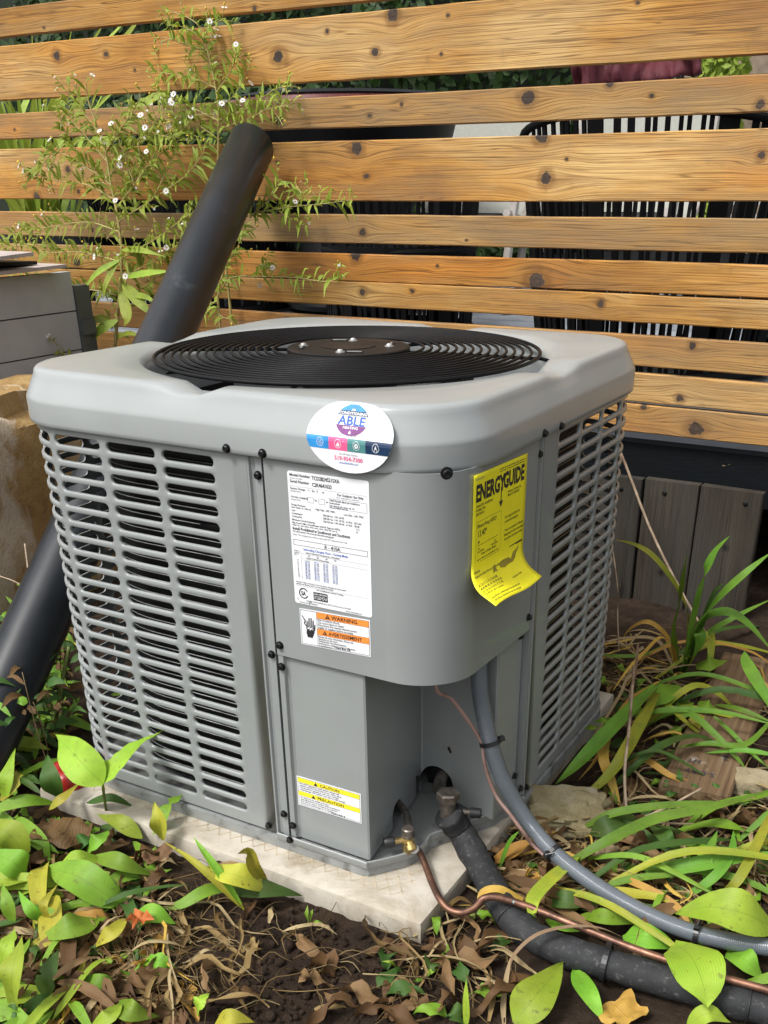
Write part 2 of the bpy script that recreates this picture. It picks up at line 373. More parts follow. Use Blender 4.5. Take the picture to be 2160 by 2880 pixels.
L_BLADE = leaf_mat('daylily_blade', (.08, .20, .018), (.15, .29, .03), (.44, .40, .03), .7, .4)
L_BLADEY = leaf_mat('daylily_blade_yellow', (.22, .30, .03), (.36, .36, .03), (.50, .33, .03), .9, .4)
L_GOLD = leaf_mat('dried_gold_blade', (.36, .19, .035), (.48, .29, .06), (.20, .09, .025), .7, .4, .2)
L_STRAW = leaf_mat('dried_straw', (.20, .135, .065), (.33, .24, .14), (.12, .065, .03), .5, .3, .15, .7, .7)
L_BROWN = leaf_mat('dead_brown_leaf', (.055, .027, .009), (.115, .060, .020), (.03, .016, .007), .6, .4, .12, .8, .7)
L_TAN = leaf_mat('dead_tan_leaf', (.13, .072, .028), (.24, .15, .065), (.07, .038, .015), .6, .4, .15, .8, .7)
L_ORANGE = leaf_mat('orange_maple_leaf', (.56, .17, .035), (.66, .25, .06), (.48, .12, .02), .4, .3, .25)
L_ASTER = leaf_mat('aster_leaf', (.19, .29, .025), (.36, .46, .06), (.36, .38, .06), .4, .1, .35)
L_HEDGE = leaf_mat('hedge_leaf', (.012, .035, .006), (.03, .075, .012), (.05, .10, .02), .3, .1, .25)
L_IRIS = leaf_mat('sword_leaf_lime', (.24, .34, .03), (.34, .42, .05), (.42, .42, .05), .4, .1, .35)
M_STEM = simple('aster_stem', (.36, .30, .10), .6, var=.25, dirt=(.20, .13, .06), dirt_t=(.5, .75), dirt_s=25)
M_GSTEM = simple('green_stem', (.14, .18, .035), .55, var=.3, dirt=(.10, .06, .025), dirt_t=(.5, .7), dirt_s=40)
M_TWIG = simple('dry_twig', (.33, .25, .17), .75, var=.3, vs=40, dirt=(.13, .075, .045), dirt_t=(.48, .7), dirt_s=30)
M_PETAL = simple('white_petal', (.82, .80, .82), .5, var=.05); M_DISC = simple('flower_disc', (.55, .38, .04), .7, var=.25)

# ------------------------------------------------------------------ ground
GZ = -0.046
def gh(x, y):
    h = noise.fractal(Vector((x*9, y*9, 1.3)), 1.0, 2.0, 5)*.0085 + noise.noise(Vector((x*2.3, y*2.3, 4)))*.010
    h += abs(noise.noise(Vector((x*38, y*38, 7))))*.006+noise.noise(Vector((x*90, y*90, 2)))*.0022
    if -.70 < x < .05 and -.12 < y < .70: h = min(h, .0) - .003
    if y > .62: h += min((y-.62)*.05, .03)
    return GZ + h
def ground():
    x0, x1, y0, y1 = -1.75, 1.0, -.62, 1.6; nx, ny = 420, 330
    vs = []; fs = []
    for j in range(ny+1):
        for i in range(nx+1):
            x = x0+(x1-x0)*i/nx; y = y0+(y1-y0)*j/ny
            e = min(i, j, nx-i, ny-j)
            vs.append((x, y, gh(x, y) if e else -.09))
    for j in range(ny):
        for i in range(nx):
            a = j*(nx+1)+i; fs.append((a, a+1, a+nx+2, a+nx+1))
    g = struct(mesh_obj('garden_soil', vs, fs, M_SOIL))
    b = MB(); b.add([(-60, -60, -.085), (60, -60, -.085), (60, 60, -.085), (-60, 60, -.085)], [(0, 1, 2, 3)])
    struct(b.build('ground', M_SOIL, smooth=False))
    return g
soil = ground()

# yard behind the deck
def lawn_mat():
    mt, nt, b, o = newmat('lawn'); c = coords(nt)
    lk(nt, ramp(nt, noi(nt, c, 6, 8, .7), [(.3, (.05, .09, .015)), (.7, (.16, .20, .04))]), b.inputs['Base Color']); b.inputs['Roughness'].default_value = .9
    bumpn(nt, noi(nt, c, 60, 4), b, .8, .02); return mt
b = MB(); b.add([(-40, 4.9, .12), (40, 4.9, .12), (40, 55, .12), (-40, 55, .12)], [(0, 1, 2, 3)]); struct(b.build('lawn', lawn_mat(), smooth=False))
M_PATIO = simple('pale_patio', (.58, .57, .54), .8, var=.12, vs=3, bump=.2, bs=30)
b = MB(); b.box(-1.2, 6, 5.2, 8.6, .05, .16); struct(b.build('patio', M_PATIO, smooth=False))

# ------------------------------------------------------------------ fence
FY = 1.10; SC = (FY-CAM.y)/(1.5-CAM.y)
def fz(z): return CAM.z+(z-CAM.z)*SC
slats = [(1.2010, 1.262), (1.1023, 1.167), (.956, 1.0843), (.8596, .9234), (.7048, .8343), (.6092, .674), (.5232, .5863), (.4618, .5195), (.3675, .4334), (.2885, .352), (.2196, .2835)]
kn = {1: [(550, 18, 5), (95, 60, 3)], 2: [(122, 120, 10), (228, 118, 6), (290, 151, 4), (602, 122, 14), (706, 68, 5), (810, 112, 8), (848, 32, 15), (968, 33, 4), (953, 117, 4), (1377, 6, 4)],
      3: [(603, 262, 9), (799, 250, 5), (868, 225, 5), (1140, 211, 15), (1318, 182, 9), (1408, 207, 5), (1642, 226, 11), (30, 280, 3)],
      4: [(771, 320, 14), (793, 381, 6), (1180, 387, 15), (1170, 296, 13), (1644, 335, 9), (146, 366, 7), (170, 413, 6), (80, 424, 9), (1225, 344, 4), (600, 352, 4)],
      5: [(783, 502, 9), (1008, 519, 3), (200, 497, 4)], 6: [(769, 552, 12), (1160, 607, 18), (945, 574, 4), (165, 565, 10)], 7: [(784, 631, 8), (891, 628, 5), (1298, 656, 8)],
      8: [(1495, 748, 9), (620, 690, 5)], 9: [(1468, 861, 9)], 10: [(1390, 879, 7), (1505, 926, 15)]}
fence = thing('slat_fence', (-.6, FY, GZ), 'orange cedar fence of wide and narrow horizontal slats with open gaps', 'fence')
def slat(i, z0, z1):
    n = 70; X0, X1 = -3.1, 1.35; vs = []; fs = []; T = .019
    ch = .0018
    prof = [(0, z0+ch), (ch, z0), (T-ch, z0), (T, z0+ch), (T, z1-ch), (T-ch, z1), (ch, z1), (0, z1-ch)]
    for k in range(n+1):
        x = X0+(X1-X0)*k/n
        wv = noise.noise(Vector((x*1.1, i*5.1, 0)))*.0035; wy = noise.noise(Vector((x*.8, i*3.3, 9)))*.003
        ed = noise.noise(Vector((x*14, i*2.1, 3)))*.0010
        for (py, pz) in prof:
            s = ed if pz < (z0+z1)/2 else -ed
            vs.append((x, FY+py+wy, pz+wv+s))
    for k in range(n):
        for j in range(8): fs.append((k*8+j, (k+1)*8+j, (k+1)*8+(j+1) % 8, k*8+(j+1) % 8))
    fs.append(tuple(range(8))); fs.append(tuple(n*8+j for j in range(8))[::-1])
    ks = []
    for (u, v, r) in kn.get(i, []):
        p = W(RD, u, v, y=FY); ks.append((p.x, p.z, r*RD[2]*depth(p)/F))
    if i == 0: ks = [(-.8, z0+.03, .01)]
    for _ in range(2): ks.append((rnd.choice((rnd.uniform(-3, -2.1), rnd.uniform(.3, 1.3))), rnd.uniform(z0+.01, z1-.01), rnd.uniform(.006, .013)))
    w = dict(CED); t = rnd.uniform(.88, 1.1)
    pale = {1: (.9, .35), 2: (1.08, .3), 3: (.88, .62), 4: (1.12, .42), 5: (.86, .6), 6: (1.0, .35), 7: (.98, .3), 8: (.98, .4), 9: (1.02, .5), 10: (1.04, .4)}.get(i, (1, .4))
    for k in ('c_lo', 'c_mid', 'c_hi'):
        a = w[k]; f = pale[0]
        if i in (3, 5, 8, 9, 10): a = tuple(x*.6+y*.4 for x, y in zip(a, (.42, .26, .11)))
        w[k] = tuple(x*f for x in a)
    return mesh_obj('slat', vs, fs, wood_mat('cedar_slat_%d' % i, ks, i+1, grey_amt=pale[1], patch=((.60, .225, .028), (.5, .75, .35, .6, .85, .25, .7, .5, .3, .25, .3)[i]), **w), fence, True, angle=30)
for i, (a, b_) in enumerate(slats): slat(i, fz(a), fz(b_))
M_POST = simple('fence_post_wood', (.16, .10, .05), .8, var=.3)
for x in (-2.45, .82):
    b = MB(); b.box(x-.045, x+.045, FY+.0205, FY+.1105, GZ-.03, 1.2); b.build('post', M_POST, fence, False)

# deck with fascia board, behind and under the fence
deck = thing('deck', (-.5, 2.6, GZ), 'grey board deck behind the fence with black painted fascia', 'deck')
def fascia_mat():
    mt, nt, b, o = newmat('peeling_black_paint'); tc = nd(nt, 'TexCoord')
    mp = nd(nt, 'Mapping'); mp.inputs['Scale'].default_value = (11, 1, 60); lk(nt, tc.outputs['Object'], mp.inputs[0])
    n1 = noi(nt, mp.outputs[0], 1, 6, .6)
    sp = nd(nt, 'SeparateXYZ'); lk(nt, tc.outputs['Object'], sp.inputs[0])
    near_top = ramp(nt, val(nt, 'MULTIPLY', val(nt, 'SUBTRACT', .288, sp.outputs[2]), 20.0), [(0., .17), (.28, .03), (1., .0)])
    f = ramp(nt, val(nt, 'ADD', n1, near_top), [(.72, 0.), (.735, 1.)])
    lk(nt, mix(nt, f, (.0035, .005, .0065), (.34, .27, .12)), b.inputs['Base Color']); b.inputs['Roughness'].default_value = .75; b.inputs['Specular IOR Level'].default_value = .15
    bumpn(nt, noi(nt, mp.outputs[0], 4, 5), b, .4, .002); return mt
b = MB(); b.box(-3.4, 1.6, FY+.024, FY+.062, .185, .284); b.build('fascia_board', fascia_mat(), deck, False)
M_DECK = [simple('grey_deck_%d' % k, tuple(x*s for x in (.20, .215, .235)), .6, var=.15, vs=10, bump=.2, bs=90) for k, s in enumerate((.85, 1.0, 1.15))]
y = FY+.07; k = 0
while y < 4.9:
    b = MB(); b.box(-5.5, 3.2, y, y+.135, .255, .281); b.build('deck_board', M_DECK[k % 3], deck, False); y += .141; k += 1

# retaining wall of grey upright planks
wall = thing('plank_retaining_wall', (-.3, 1.06, GZ), 'weathered grey upright planks below the fence, right of the unit', 'retaining wall')
seams = [.113, -.0065, -.116, -.222, -.33, -.44, -.548, -.66, -.77, -.88]
for i in range(len(seams)-1):
    x1, x0 = seams[i]-.002, seams[i+1]+.002; zt = .232-.001*i; off = (.0, .004, -.002, .003)[i % 4]; T = .022
    n = 14; vs = []; fs = []; ch = .002; lean = (.012, .004, .0, .006)[i % 4]
    prof = [(x0+ch, 0), (x1-ch, 0), (x1, ch), (x1, T), (x0, T), (x0, ch)]
    for k in range(n+1):
        z = -.14+(zt+.14)*k/n; 
        for (px, py) in prof: vs.append((px + lean*(z-zt)*.35, 1.056+off+py+noise.noise(Vector((px*8, z*6, i)))*.0015, z + (noise.noise(Vector((px*60, i, 1)))*.002 if k == n else 0)))
    for k in range(n):
        for j in range(6): fs.append((k*6+j, k*6+(j+1) % 6, (k+1)*6+(j+1) % 6, (k+1)*6+j))
    fs.append(tuple(n*6+j for j in range(6))); fs.append(tuple(range(6))[::-1])
    kk = [(rnd.uniform(-.05, .2), (x0+x1)/2+rnd.uniform(-.03, .03), rnd.uniform(.004, .007))]
    g = (.36, .38, .25, .28)[i % 4]  # plank colour scaled down to stand in for shade below the deck
    mt = wood_mat('grey_plank_%d' % i, kk, 20+i, tuple(x*g for x in (.085, .068, .048)), tuple(x*g for x in (.135, .112, .082)), tuple(x*g for x in (.19, .165, .125)), (.042, .040, .036), .5, True, (.008, .007, .006))
    pl = mesh_obj('plank', vs, fs, mt, wall, True, angle=30)
    if i < 3:
        v, f = lathe([(.0045, 0), (.0045, .0012), (.002, .0014)], ((x0+x1)/2+(.028, -.012, .01)[i], 1.0555+off, zt-.022), 12, (0, -1, 0))
        mesh_obj('screw', v, f, M_INNER, wall)

# ------------------------------------------------------------------ things on the deck, seen through the gaps
M_CORD = simple('black_cord', (.0025, .0025, .003), .7, var=.3, spec=.12)
def cord_chair(cx, cy, rt, rb, ztop, label, n=64, tilt=.08, rot=0.):
    t = thing('cord_chair', (cx, cy, .282), label, 'chair', 'black cord chairs on the deck')
    def ring(r, z, tl, nn=48): return [(cx+r*math.cos(a), cy+r*.92*math.sin(a), z+tl*math.sin(a+rot)) for a in [2*math.pi*k/nn for k in range(nn)]]
    MB().tube(ring(rt, ztop-tilt, tilt), .010, 10, True).build('top_rim', M_CORD, t)
    MB().tube(ring(rb*1.02, .55, 0), .013, 8, True).build('seat_ring', M_CORD, t)
    MB().tube(ring(rb, .305, 0), .014, 8, True).build('base_ring', M_CORD, t)
    b = MB(); rr = random.Random(int(cx*100))
    k = 0; a = 0.
    while a < 2*math.pi:
        w = rr.choice((.010, .012, .016)) if rr.random() > .1 else .04
        z1 = ztop-tilt+tilt*math.sin(a+rot)
        p0 = Vector((cx+rt*math.cos(a), cy+rt*.92*math.sin(a), z1)); p1 = Vector((cx+rb*math.cos(a+.05), cy+rb*.92*math.sin(a+.05), .31))
        b.bar(p1, p0, w, .006, up=(math.cos(a), math.sin(a), 0)); a += (w+rr.uniform(.004, .022))/rt
    o = b.build('cords', M_CORD, t, False); o['kind'] = 'stuff'
    v, f = lathe([(rb*.2, .53), (rb, .545), (rb, .565), (rb*.2, .57)], (cx, cy, 0), 32); mesh_obj('seat', v, f, M_CORD, t, angle=30)
    return t
def px_x(u, y): return W(RD, u, 430, y=y).x
cord_chair(px_x(1440, 2.0), 2.0, .38, .31, .885, 'tall black cord chair behind the fence, rightmost of the cord chairs', tilt=.07, rot=math.pi)
cord_chair(px_x(860, 2.35), 2.35, .27, .25, .80, 'low black cord chair behind the fence, right of the leaning pipe', tilt=.015, rot=math.pi)
cord_chair(px_x(420, 2.7), 2.7, .45, .38, .80, 'low black cord chair behind the flowering plant, leftmost of the cord chairs', tilt=.015, rot=math.pi)
M_SLING = simple('pale_sling_mesh', (.27, .27, .235), .7, var=.06, vs=60, bump=.3, bs=300); M_FRAME = simple('taupe_frame', (.34, .31, .28), .45, var=.08)
def sling_chair(cx, cy, label, hw=.27):
    t = thing('sling_chair', (cx, cy, .282), label, 'chair', 'pale sling chairs on the deck')
    n = 12; vs = []; fs = []
    path = catmull([(0, -.25, .64), (0, 0, .60), (0, .2, .66), (0, .28, .84), (0, .33, 1.03)], n)
    for p in path:
        for s in (-1, 1): vs.append((cx+s*hw, cy+p.y, p.z))
    m_ = len(vs); vs += [(x, y+.004, z-.004) for x, y, z in vs]
    for i in range(n): fs += [(2*i, 2*i+1, 2*i+3, 2*i+2), (m_+2*i, m_+2*i+2, m_+2*i+3, m_+2*i+1)]
    mesh_obj('sling', vs, fs, M_SLING, t)
    for s in (-1, 1):
        MB().tube([(cx+s*(hw+.02), cy+p.y, p.z) for p in path], .016, 8).build('side_rail', M_FRAME, t)
        MB().tube(catmull([(cx+s*(hw+.03), cy-.28, .30), (cx+s*(hw+.03), cy-.22, .60), (cx+s*(hw+.03), cy-.1, .84), (cx+s*(hw+.03), cy+.2, .86), (cx+s*(hw+.03), cy+.32, .80)], 14), .018, 8).build('arm', M_FRAME, t)
        MB().tube(catmull([(cx+s*(hw+.02), cy-.1, .60), (cx+s*(hw+.02), cy+.2, .48), (cx+s*(hw+.02), cy+.42, .30)], 8), .016, 8).build('leg', M_FRAME, t)
    return t
sling_chair(px_x(1010, 3.3), 3.3, 'pale mesh sling chair with taupe frame, behind the fence gap right of the fire bowl')
sling_chair(px_x(1330, 3.6), 3.6, 'pale mesh sling chair seen through the cords of the rightmost black chair')
fx = px_x(757, 2.9); fb = thing('fire_bowl', (fx, 2.9, .282), 'round black fire bowl with maroon rim behind the fence', 'fire bowl')
v, f = lathe([(.26, .30), (.28, .32), (.20, .55), (.27, .70), (.40, .90), (.43, 1.02), (.405, 1.03), (.37, .90), (.1, .80)], (fx, 2.9, 0), 40); mesh_obj('bowl', v, f, M_BLACK, fb, angle=40)
M_MAROON = simple('maroon_enamel', (.10, .016, .012), .25, var=.2)
fr = W(RD, 757, 203, y=2.9).z
v, f = lathe([(.43, fr-.07), (.46, fr-.045), (.455, fr-.03), (.33, fr-.012), (.1, fr)], (fx, 2.9, 0), 48); mesh_obj('lid', v, f, M_MAROON, fb, angle=40)
MB().tube([(fx-.05, 2.9, fr-.002), (fx-.04, 2.9, fr+.012), (fx+.02, 2.9, fr+.012), (fx+.03, 2.9, fr-.002)], .006, 8).build('handle', M_SILVER, fb)
v, f = lathe([(.431, 1.0), (.433, fr-.06)], (fx, 2.9, 0), 40); mesh_obj('screen', v, f, M_BLACK, fb)
# maroon cloth hung over a chair back on the right
M_CLOTH = simple('maroon_cloth', (.075, .008, .014), .8, var=.3, vs=8)
vs = []; fs = []; nx, nz = 40, 10
for j in range(nz+1):
    for i in range(nx+1):
        u = 1235+280*i/nx; p = W(RD, u, 60+130*j/nz*(1-.25*(i/nx)**2), y=4.2)
        vs.append((p.x, 4.2+.10*noise.noise(Vector((i*.22, j*.12, 0)))+.05*noise.noise(Vector((i*.5, j*.3, 5))), p.z+.02*noise.noise(Vector((i*.25, 3, 1)))))
for j in range(nz):
    for i in range(nx): a = j*(nx+1)+i; fs.append((a, a+1, a+nx+2, a+nx+1))
cl = mesh_obj('umbrella_canopy', vs, fs, M_CLOTH); tag(cl, 'maroon cloth canopy hanging behind the top right fence gap', 'canopy')
um = cl.modifiers.new('thick', 'SOLIDIFY'); um.thickness = .006
bx_ = px_x(1600, 6.0); bench = thing('bench', (bx_, 6.0, .16), 'grey wooden bench back seen behind the top right fence gap', 'bench')
M_BENCH = simple('bench_wood', (.22, .17, .12), .8, var=.25)
zt = W(RD, 1600, 130, y=6.0).z
for dz in (-.02, -.17, -.32, -.62):
    b = MB(); b.box(bx_-.42, bx_+.75, 6.0, 6.03, zt+dz-.05, zt+dz+.05); b.build('slat', M_BENCH, bench, False)
for sx in (-.44, .77):
    b = MB(); b.box(bx_+sx-.03, bx_+sx+.03, 6.035, 6.09, .161, zt+.1); b.build('post', M_BLACK, bench, False)
b = MB(); b.box(bx_-.45, bx_+.8, 5.55, 5.99, .58, .62); b.build('seat', M_BENCH, bench, False)
for sx in (-.40, .73):
    b = MB(); b.box(bx_+sx-.03, bx_+sx+.03, 5.57, 5.63, .161, .578); b.build('leg', M_BLACK, bench, False)

# hedge: masses of small leaves
def hedge(name, x0, x1, y0, y1, z0, z1, n, size, mat, seed):
    rr = random.Random(seed); vs = []; fs = []; uv = []
    for i in range(n):
        x = rr.uniform(x0, x1); z = rr.uniform(z0, z1)
        y = y0+(y1-y0)*(.5+.5*noise.noise(Vector((x*1.3, z*1.3, seed))))+rr.uniform(-.15, .15)
        a = rr.uniform(0, 6.28); t = Vector((math.cos(a), rr.uniform(-.6, .2), math.sin(a))).normalized(); nrm = Vector((rr.uniform(-.6, .6), -1, rr.uniform(.1, 1.2))).normalized()
        s = nrm.cross(t).normalized(); L = size*rr.uniform(.6, 1.3); c = Vector((x, y, z)); b = len(vs)
        vs += [c-t*L*.5, c+s*L*.3, c+t*L*.5, c-s*L*.3]; uv += [(0, 0), (.5, .9), (1, 0), (.5, -.9)]; fs.append((b, b+1, b+2, b+3))
    return mesh_obj(name, vs, fs, mat, None, False, uv=uv)
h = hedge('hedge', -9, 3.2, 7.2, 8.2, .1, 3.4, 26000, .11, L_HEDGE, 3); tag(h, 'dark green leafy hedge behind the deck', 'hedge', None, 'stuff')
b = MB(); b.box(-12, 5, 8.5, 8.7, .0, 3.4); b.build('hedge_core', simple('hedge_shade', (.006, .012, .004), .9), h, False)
b = MB(); b.box(px_x(1400, 6.6), px_x(1900, 6.6), 6.6, 6.75, .1, W(RD, 1500, 236, y=6.6).z)
tag(b.build('garden_wall', simple('pale_render_wall', (.48, .47, .45), .85, var=.1, vs=4, bump=.2, bs=40), None, False), 'pale rendered garden wall far behind the deck chairs', 'wall')
h2 = hedge('shrub', px_x(1430, 5.2), px_x(1540, 5.2), 5.2, 5.8, .16, 2.0, 5000, .045, L_ASTER, 5); tag(h2, 'bright green shrub left of the bench behind the fence', 'shrub', None, 'stuff')

# ------------------------------------------------------------------ equipment pad
pad = thing('equipment_pad', (-.33, .3, GZ), 'cream concrete pad with crosshatched top under the air conditioner', 'equipment pad')
PX0, PX1, PY0, PY1, PZ0, PZ1 = -.628, -.0068, -.047, .632, -.075, -.020
def pad_mesh():
    bm = bmesh.new(); nx, ny = 90, 90
    v, f = MB().v, MB().f
    vs = []; fs = []
    grid = {}
    for j in range(ny+1):
        for i in range(nx+1):
            x = PX0+(PX1-PX0)*i/nx; y = PY0+(PY1-PY0)*j/ny
            e = min(i, nx-i, j, ny-j)
            z = PZ1+noise.noise(Vector((x*50, y*50, 0)))*.0002 - (.0022 if e == 0 else 0)
            grid[i, j] = len(vs); vs.append((x, y, z))
    for j in range(ny):
        for i in range(nx): fs.append((grid[i, j], grid[i+1, j], grid[i+1, j+1], grid[i, j+1]))
    per = [(i, 0) for i in range(nx)]+[(nx, j) for j in range(ny)]+[(i, ny) for i in range(nx, 0, -1)]+[(0, j) for j in range(ny, 0, -1)]
    prev = [grid[p] for p in per]
    for (dz, o) in ((-.006, .0012), (-.02, .0018), (-.055, .002)):
        cur = []
        for (i, j), g in zip(per, [grid[p] for p in per]):
            x, y, z = vs[g]; cx, cy = (PX0+PX1)/2, (PY0+PY1)/2
            ox = o if i == nx else -o if i == 0 else 0; oy = o if j == ny else -o if j == 0 else 0
            nn = noise.fractal(Vector((x*45, y*45, dz*60)), 1, 2, 4)*.0007
            cur.append(len(vs)); vs.append((x+ox+(nn if ox else 0), y+oy+(nn if oy else 0), PZ1+dz))
        n = len(per)
        for k in range(n): fs.append((prev[k], cur[k], cur[(k+1) % n], prev[(k+1) % n]))
        prev = cur
    return vs, fs
v, f = pad_mesh(); mesh_obj('slab', v, f, M_PAD, pad, True, angle=18)
b = MB(); step = .0148
gx0, gx1, gy0, gy1 = PX0+.045, PX1-.045, PY0+.028, PY1-.05
def clipseg(p, d):
    t0, t1 = -9, 9
    for a, lo, hi in ((0, gx0, gx1), (1, gy0, gy1)):
        ta, tb = (lo-p[a])/d[a], (hi-p[a])/d[a]; t0 = max(t0, min(ta, tb)); t1 = min(t1, max(ta, tb))
    return t0, t1
for sgn in (1, -1):
    d = Vector((math.cos(R(52)), sgn*math.sin(R(52)), 0)); nrm = Vector((-d.y, d.x, 0))
    for k in range(-60, 61):
        p = Vector(((gx0+gx1)/2, (gy0+gy1)/2, 0))+nrm*step*k; t0, t1 = clipseg(p, d)
        if t1-t0 > .01:
            a = p+d*t0; c = p+d*t1; b.bar((a.x, a.y, PZ1+.00022), (c.x, c.y, PZ1+.00022), .0009, .0006)
o = b.build('groove_pattern', M_GROOVE, pad, False); o['kind'] = 'stuff'

# ------------------------------------------------------------------ the air conditioner
WU = .62; CR = .10; ZC = .4862
ac = thing('air_conditioner', (-.31, .31, PZ1), 'grey outdoor air conditioner with louvered sides and round fan guard', 'air conditioner')
# --- path round the louvered guard
segs = []
def path_build():
    s = [('l', (-.2445, 0), (-(WU-CR), 0)), ('a', (-(WU-CR), CR), -90, -180), ('l', (-WU, CR), (-WU, WU-CR)), ('a', (-(WU-CR), WU-CR), 180, 90),
         ('l', (-(WU-CR), WU), (-CR, WU)), ('a', (-CR, WU-CR), 90, 0), ('l', (0, WU-CR), (0, .2385))]
    out = []; L = 0
    for q in s:
        ln = (Vector(q[1])-Vector(q[2])).length if q[0] == 'l' else CR*math.pi/2
        out.append((L, ln, q)); L += ln
    return out, L
PATH, PLEN = path_build()
def pt(u, depth_=0., rad_in=0.):
    for (s, ln, q) in PATH:
        if u <= s+ln+1e-9 or q is PATH[-1][2]:
            t = (u-s)/ln
            if q[0] == 'l':
                a, b_ = Vector(q[1]), Vector(q[2]); p = a+(b_-a)*t; d = (b_-a).normalized(); nrm = Vector((d.y, -d.x))
                nrm = -nrm if (p+nrm*.01-Vector((-.31, .31))).length < (p-Vector((-.31, .31))).length else nrm
            else:
                an = R(q[2]+(q[3]-q[2])*t); nrm = Vector((math.cos(an), math.sin(an))); p = Vector(q[1])+nrm*CR
            p = p-nrm*depth_; return p.x, p.y
U_L0 = (.2906-.2445)
cols = []
u = U_L0; SWL = .073
while u+SWL < .95: cols.append((u, u+SWL)); u += .0842
right = []; e = PLEN-(.2846-.2385); k = 0
while e-.0690 > .97: right.append((e-.0690, e)); e -= .0778
cols += right[::-1]
NR = 25; ZB0 = .4664; PITCH = .01872; SH = .0112
def guard():
    vs = []; fs = []
    def add(u, z, d=0.):
        x, y = pt(u, d); vs.append((x, y, z)); return len(vs)-1
    bounds = [cols[0][0]-.0056]
    for a, b_ in zip(cols[:-1], cols[1:]): bounds.append((a[1]+b_[0])/2)
    bounds.append(cols[-1][1]+.0056)
    NS = 7
    for ci, (a, b_) in enumerate(cols):
        c0, c1 = bounds[ci], bounds[ci+1]
        for r in range(NR):
            zc = ZB0-PITCH*r+SH/2; h = PITCH/2; rr = SH/2
            pts = []; outer = []
            n = NS
            for i in range(n):
                t = i/n; x = (a+rr)+(b_-a-2*rr)*t; pts.append((x, zc, 0, 1)); outer.append((x, zc+h))
            for i in range(9):
                an = R(90-180*i/8); pts.append((b_-rr, zc, math.cos(an), math.sin(an)))
                q = [(b_-rr, h), ((b_-rr+c1)/2, h), (c1, h), (c1, h/2), (c1, 0), (c1, -h/2), (c1, -h), ((b_-rr+c1)/2, -h), (b_-rr, -h)][i]; outer.append((q[0], zc+q[1]))
            for i in range(1, n):
                t = 1-i/n; x = (a+rr)+(b_-a-2*rr)*t; pts.append((x, zc, 0, -1)); outer.append((x, zc-h))
            for i in range(9):
                an = R(270-180*i/8); pts.append((a+rr, zc, math.cos(an), math.sin(an)))
                q = [(a+rr, -h), ((a+rr+c0)/2, -h), (c0, -h), (c0, -h/2), (c0, 0), (c0, h/2), (c0, h), ((a+rr+c0)/2, h), (a+rr, h)][i]; outer.append((q[0], zc+q[1]))
            # drop the duplicate of first point
            pts.pop(); outer.pop()
            rings = [[add(x, z) for x, z in outer]]
            for (off, dp) in ((.0015, .0001), (.0009, .0004), (.0003, .0010), (0., .0020), (0., .0036)):
                rings.append([add(x+cx*(rr+off), z+cz*(rr+off), dp) for (x, z, cx, cz) in pts])
            m_ = len(pts)
            for A, B in zip(rings[:-1], rings[1:]):
                for k in range(m_): fs.append((A[k], A[(k+1) % m_], B[(k+1) % m_], B[k]))
    # plain margins
    def strip(u0, u1, z0, z1, n):
        A = [add(u0+(u1-u0)*i/n, z0) for i in range(n+1)]; B = [add(u0+(u1-u0)*i/n, z1) for i in range(n+1)]
        for i in range(n): fs.append((A[i], B[i], B[i+1], A[i+1]))
    zt = ZB0+SH/2+PITCH/2; zb = ZB0-PITCH*(NR-1)+SH/2-PITCH/2
    strip(0, bounds[0], 0, .49, 2); strip(bounds[-1], PLEN, 0, .49, 2)
    strip(bounds[0], bounds[-1], zt, .49, 200); strip(bounds[0], bounds[-1], 0.0, zb, 200)
    A = [add(PLEN*i/240, 0, 0) for i in range(241)]; B = [add(PLEN*i/240, 0, .008) for i in range(241)]
    for i in range(240): fs.append((A[i], A[i+1], B[i+1], B[i]))
    return vs, fs
v, f = guard()
bm = bmesh.new(); bv = [bm.verts.new(x) for x in v]
for q in f:
    try: bm.faces.new([bv[i] for i in q])
    except ValueError: pass
bmesh.ops.remove_doubles(bm, verts=bm.verts, dist=2e-5)
me = bpy.data.meshes.new('louvered_guard'); bm.to_mesh(me); bm.free(); me.materials.append(M_BODY)
me.polygons.foreach_set('use_smooth', [True]*len(me.polygons)); me.set_sharp_from_angle(angle=R(40))
link('louvered_guard', me, ac)

# --- coil behind the guard
def coil_path(inset, rad):
    h = WU-2*inset; out = []
    x0, x1, y0, y1 = -WU+inset, -inset, inset, WU-inset
    out.append((-.235, y0)); out.append((x0+rad, y0))
    for cx, cy, a0, a1 in ((x0+rad, y0+rad, 270, 180), (x0+rad, y1-rad, 180, 90), (x1-rad, y1-rad, 90, 0)):
        for i in range(13):
            a = R(a0+(a1-a0)*i/12); out.append((cx+rad*math.cos(a), cy+rad*math.sin(a)))
    out.append((x1, .235)); return out
cp = coil_path(.040, .135); n = len(cp); vs = [(x, y, .012) for x, y in cp]+[(x, y, .484) for x, y in cp]
fs = [(i, i+1, n+i+1, n+i) for i in range(n-1)]; cp2 = coil_path(.065, .115)
vs += [(x, y, .012) for x, y in cp2]+[(x, y, .484) for x, y in cp2]; fs += [(2*n+i, 3*n+i, 3*n+i+1, 2*n+i+1) for i in range(n-1)]
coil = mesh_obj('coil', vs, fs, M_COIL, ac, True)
b = MB(); cp3 = coil_path(.0395, .1355)
for k in range(50):
    z = .018+k*.00936; vs = []; fs = []
    for (x, y) in cp3: vs += [(x, y, z-.0007), (x, y, z+.0007)]
    vs2 = [(2*0+x, y, z) for x, y in cp3]
    v, f = tube([(x, y, z) for x, y in cp3], .0006, 4, False, False); b.add(v, f)
o = b.build('coil_tubes', M_TUBE, coil, True); o['kind'] = 'stuff'

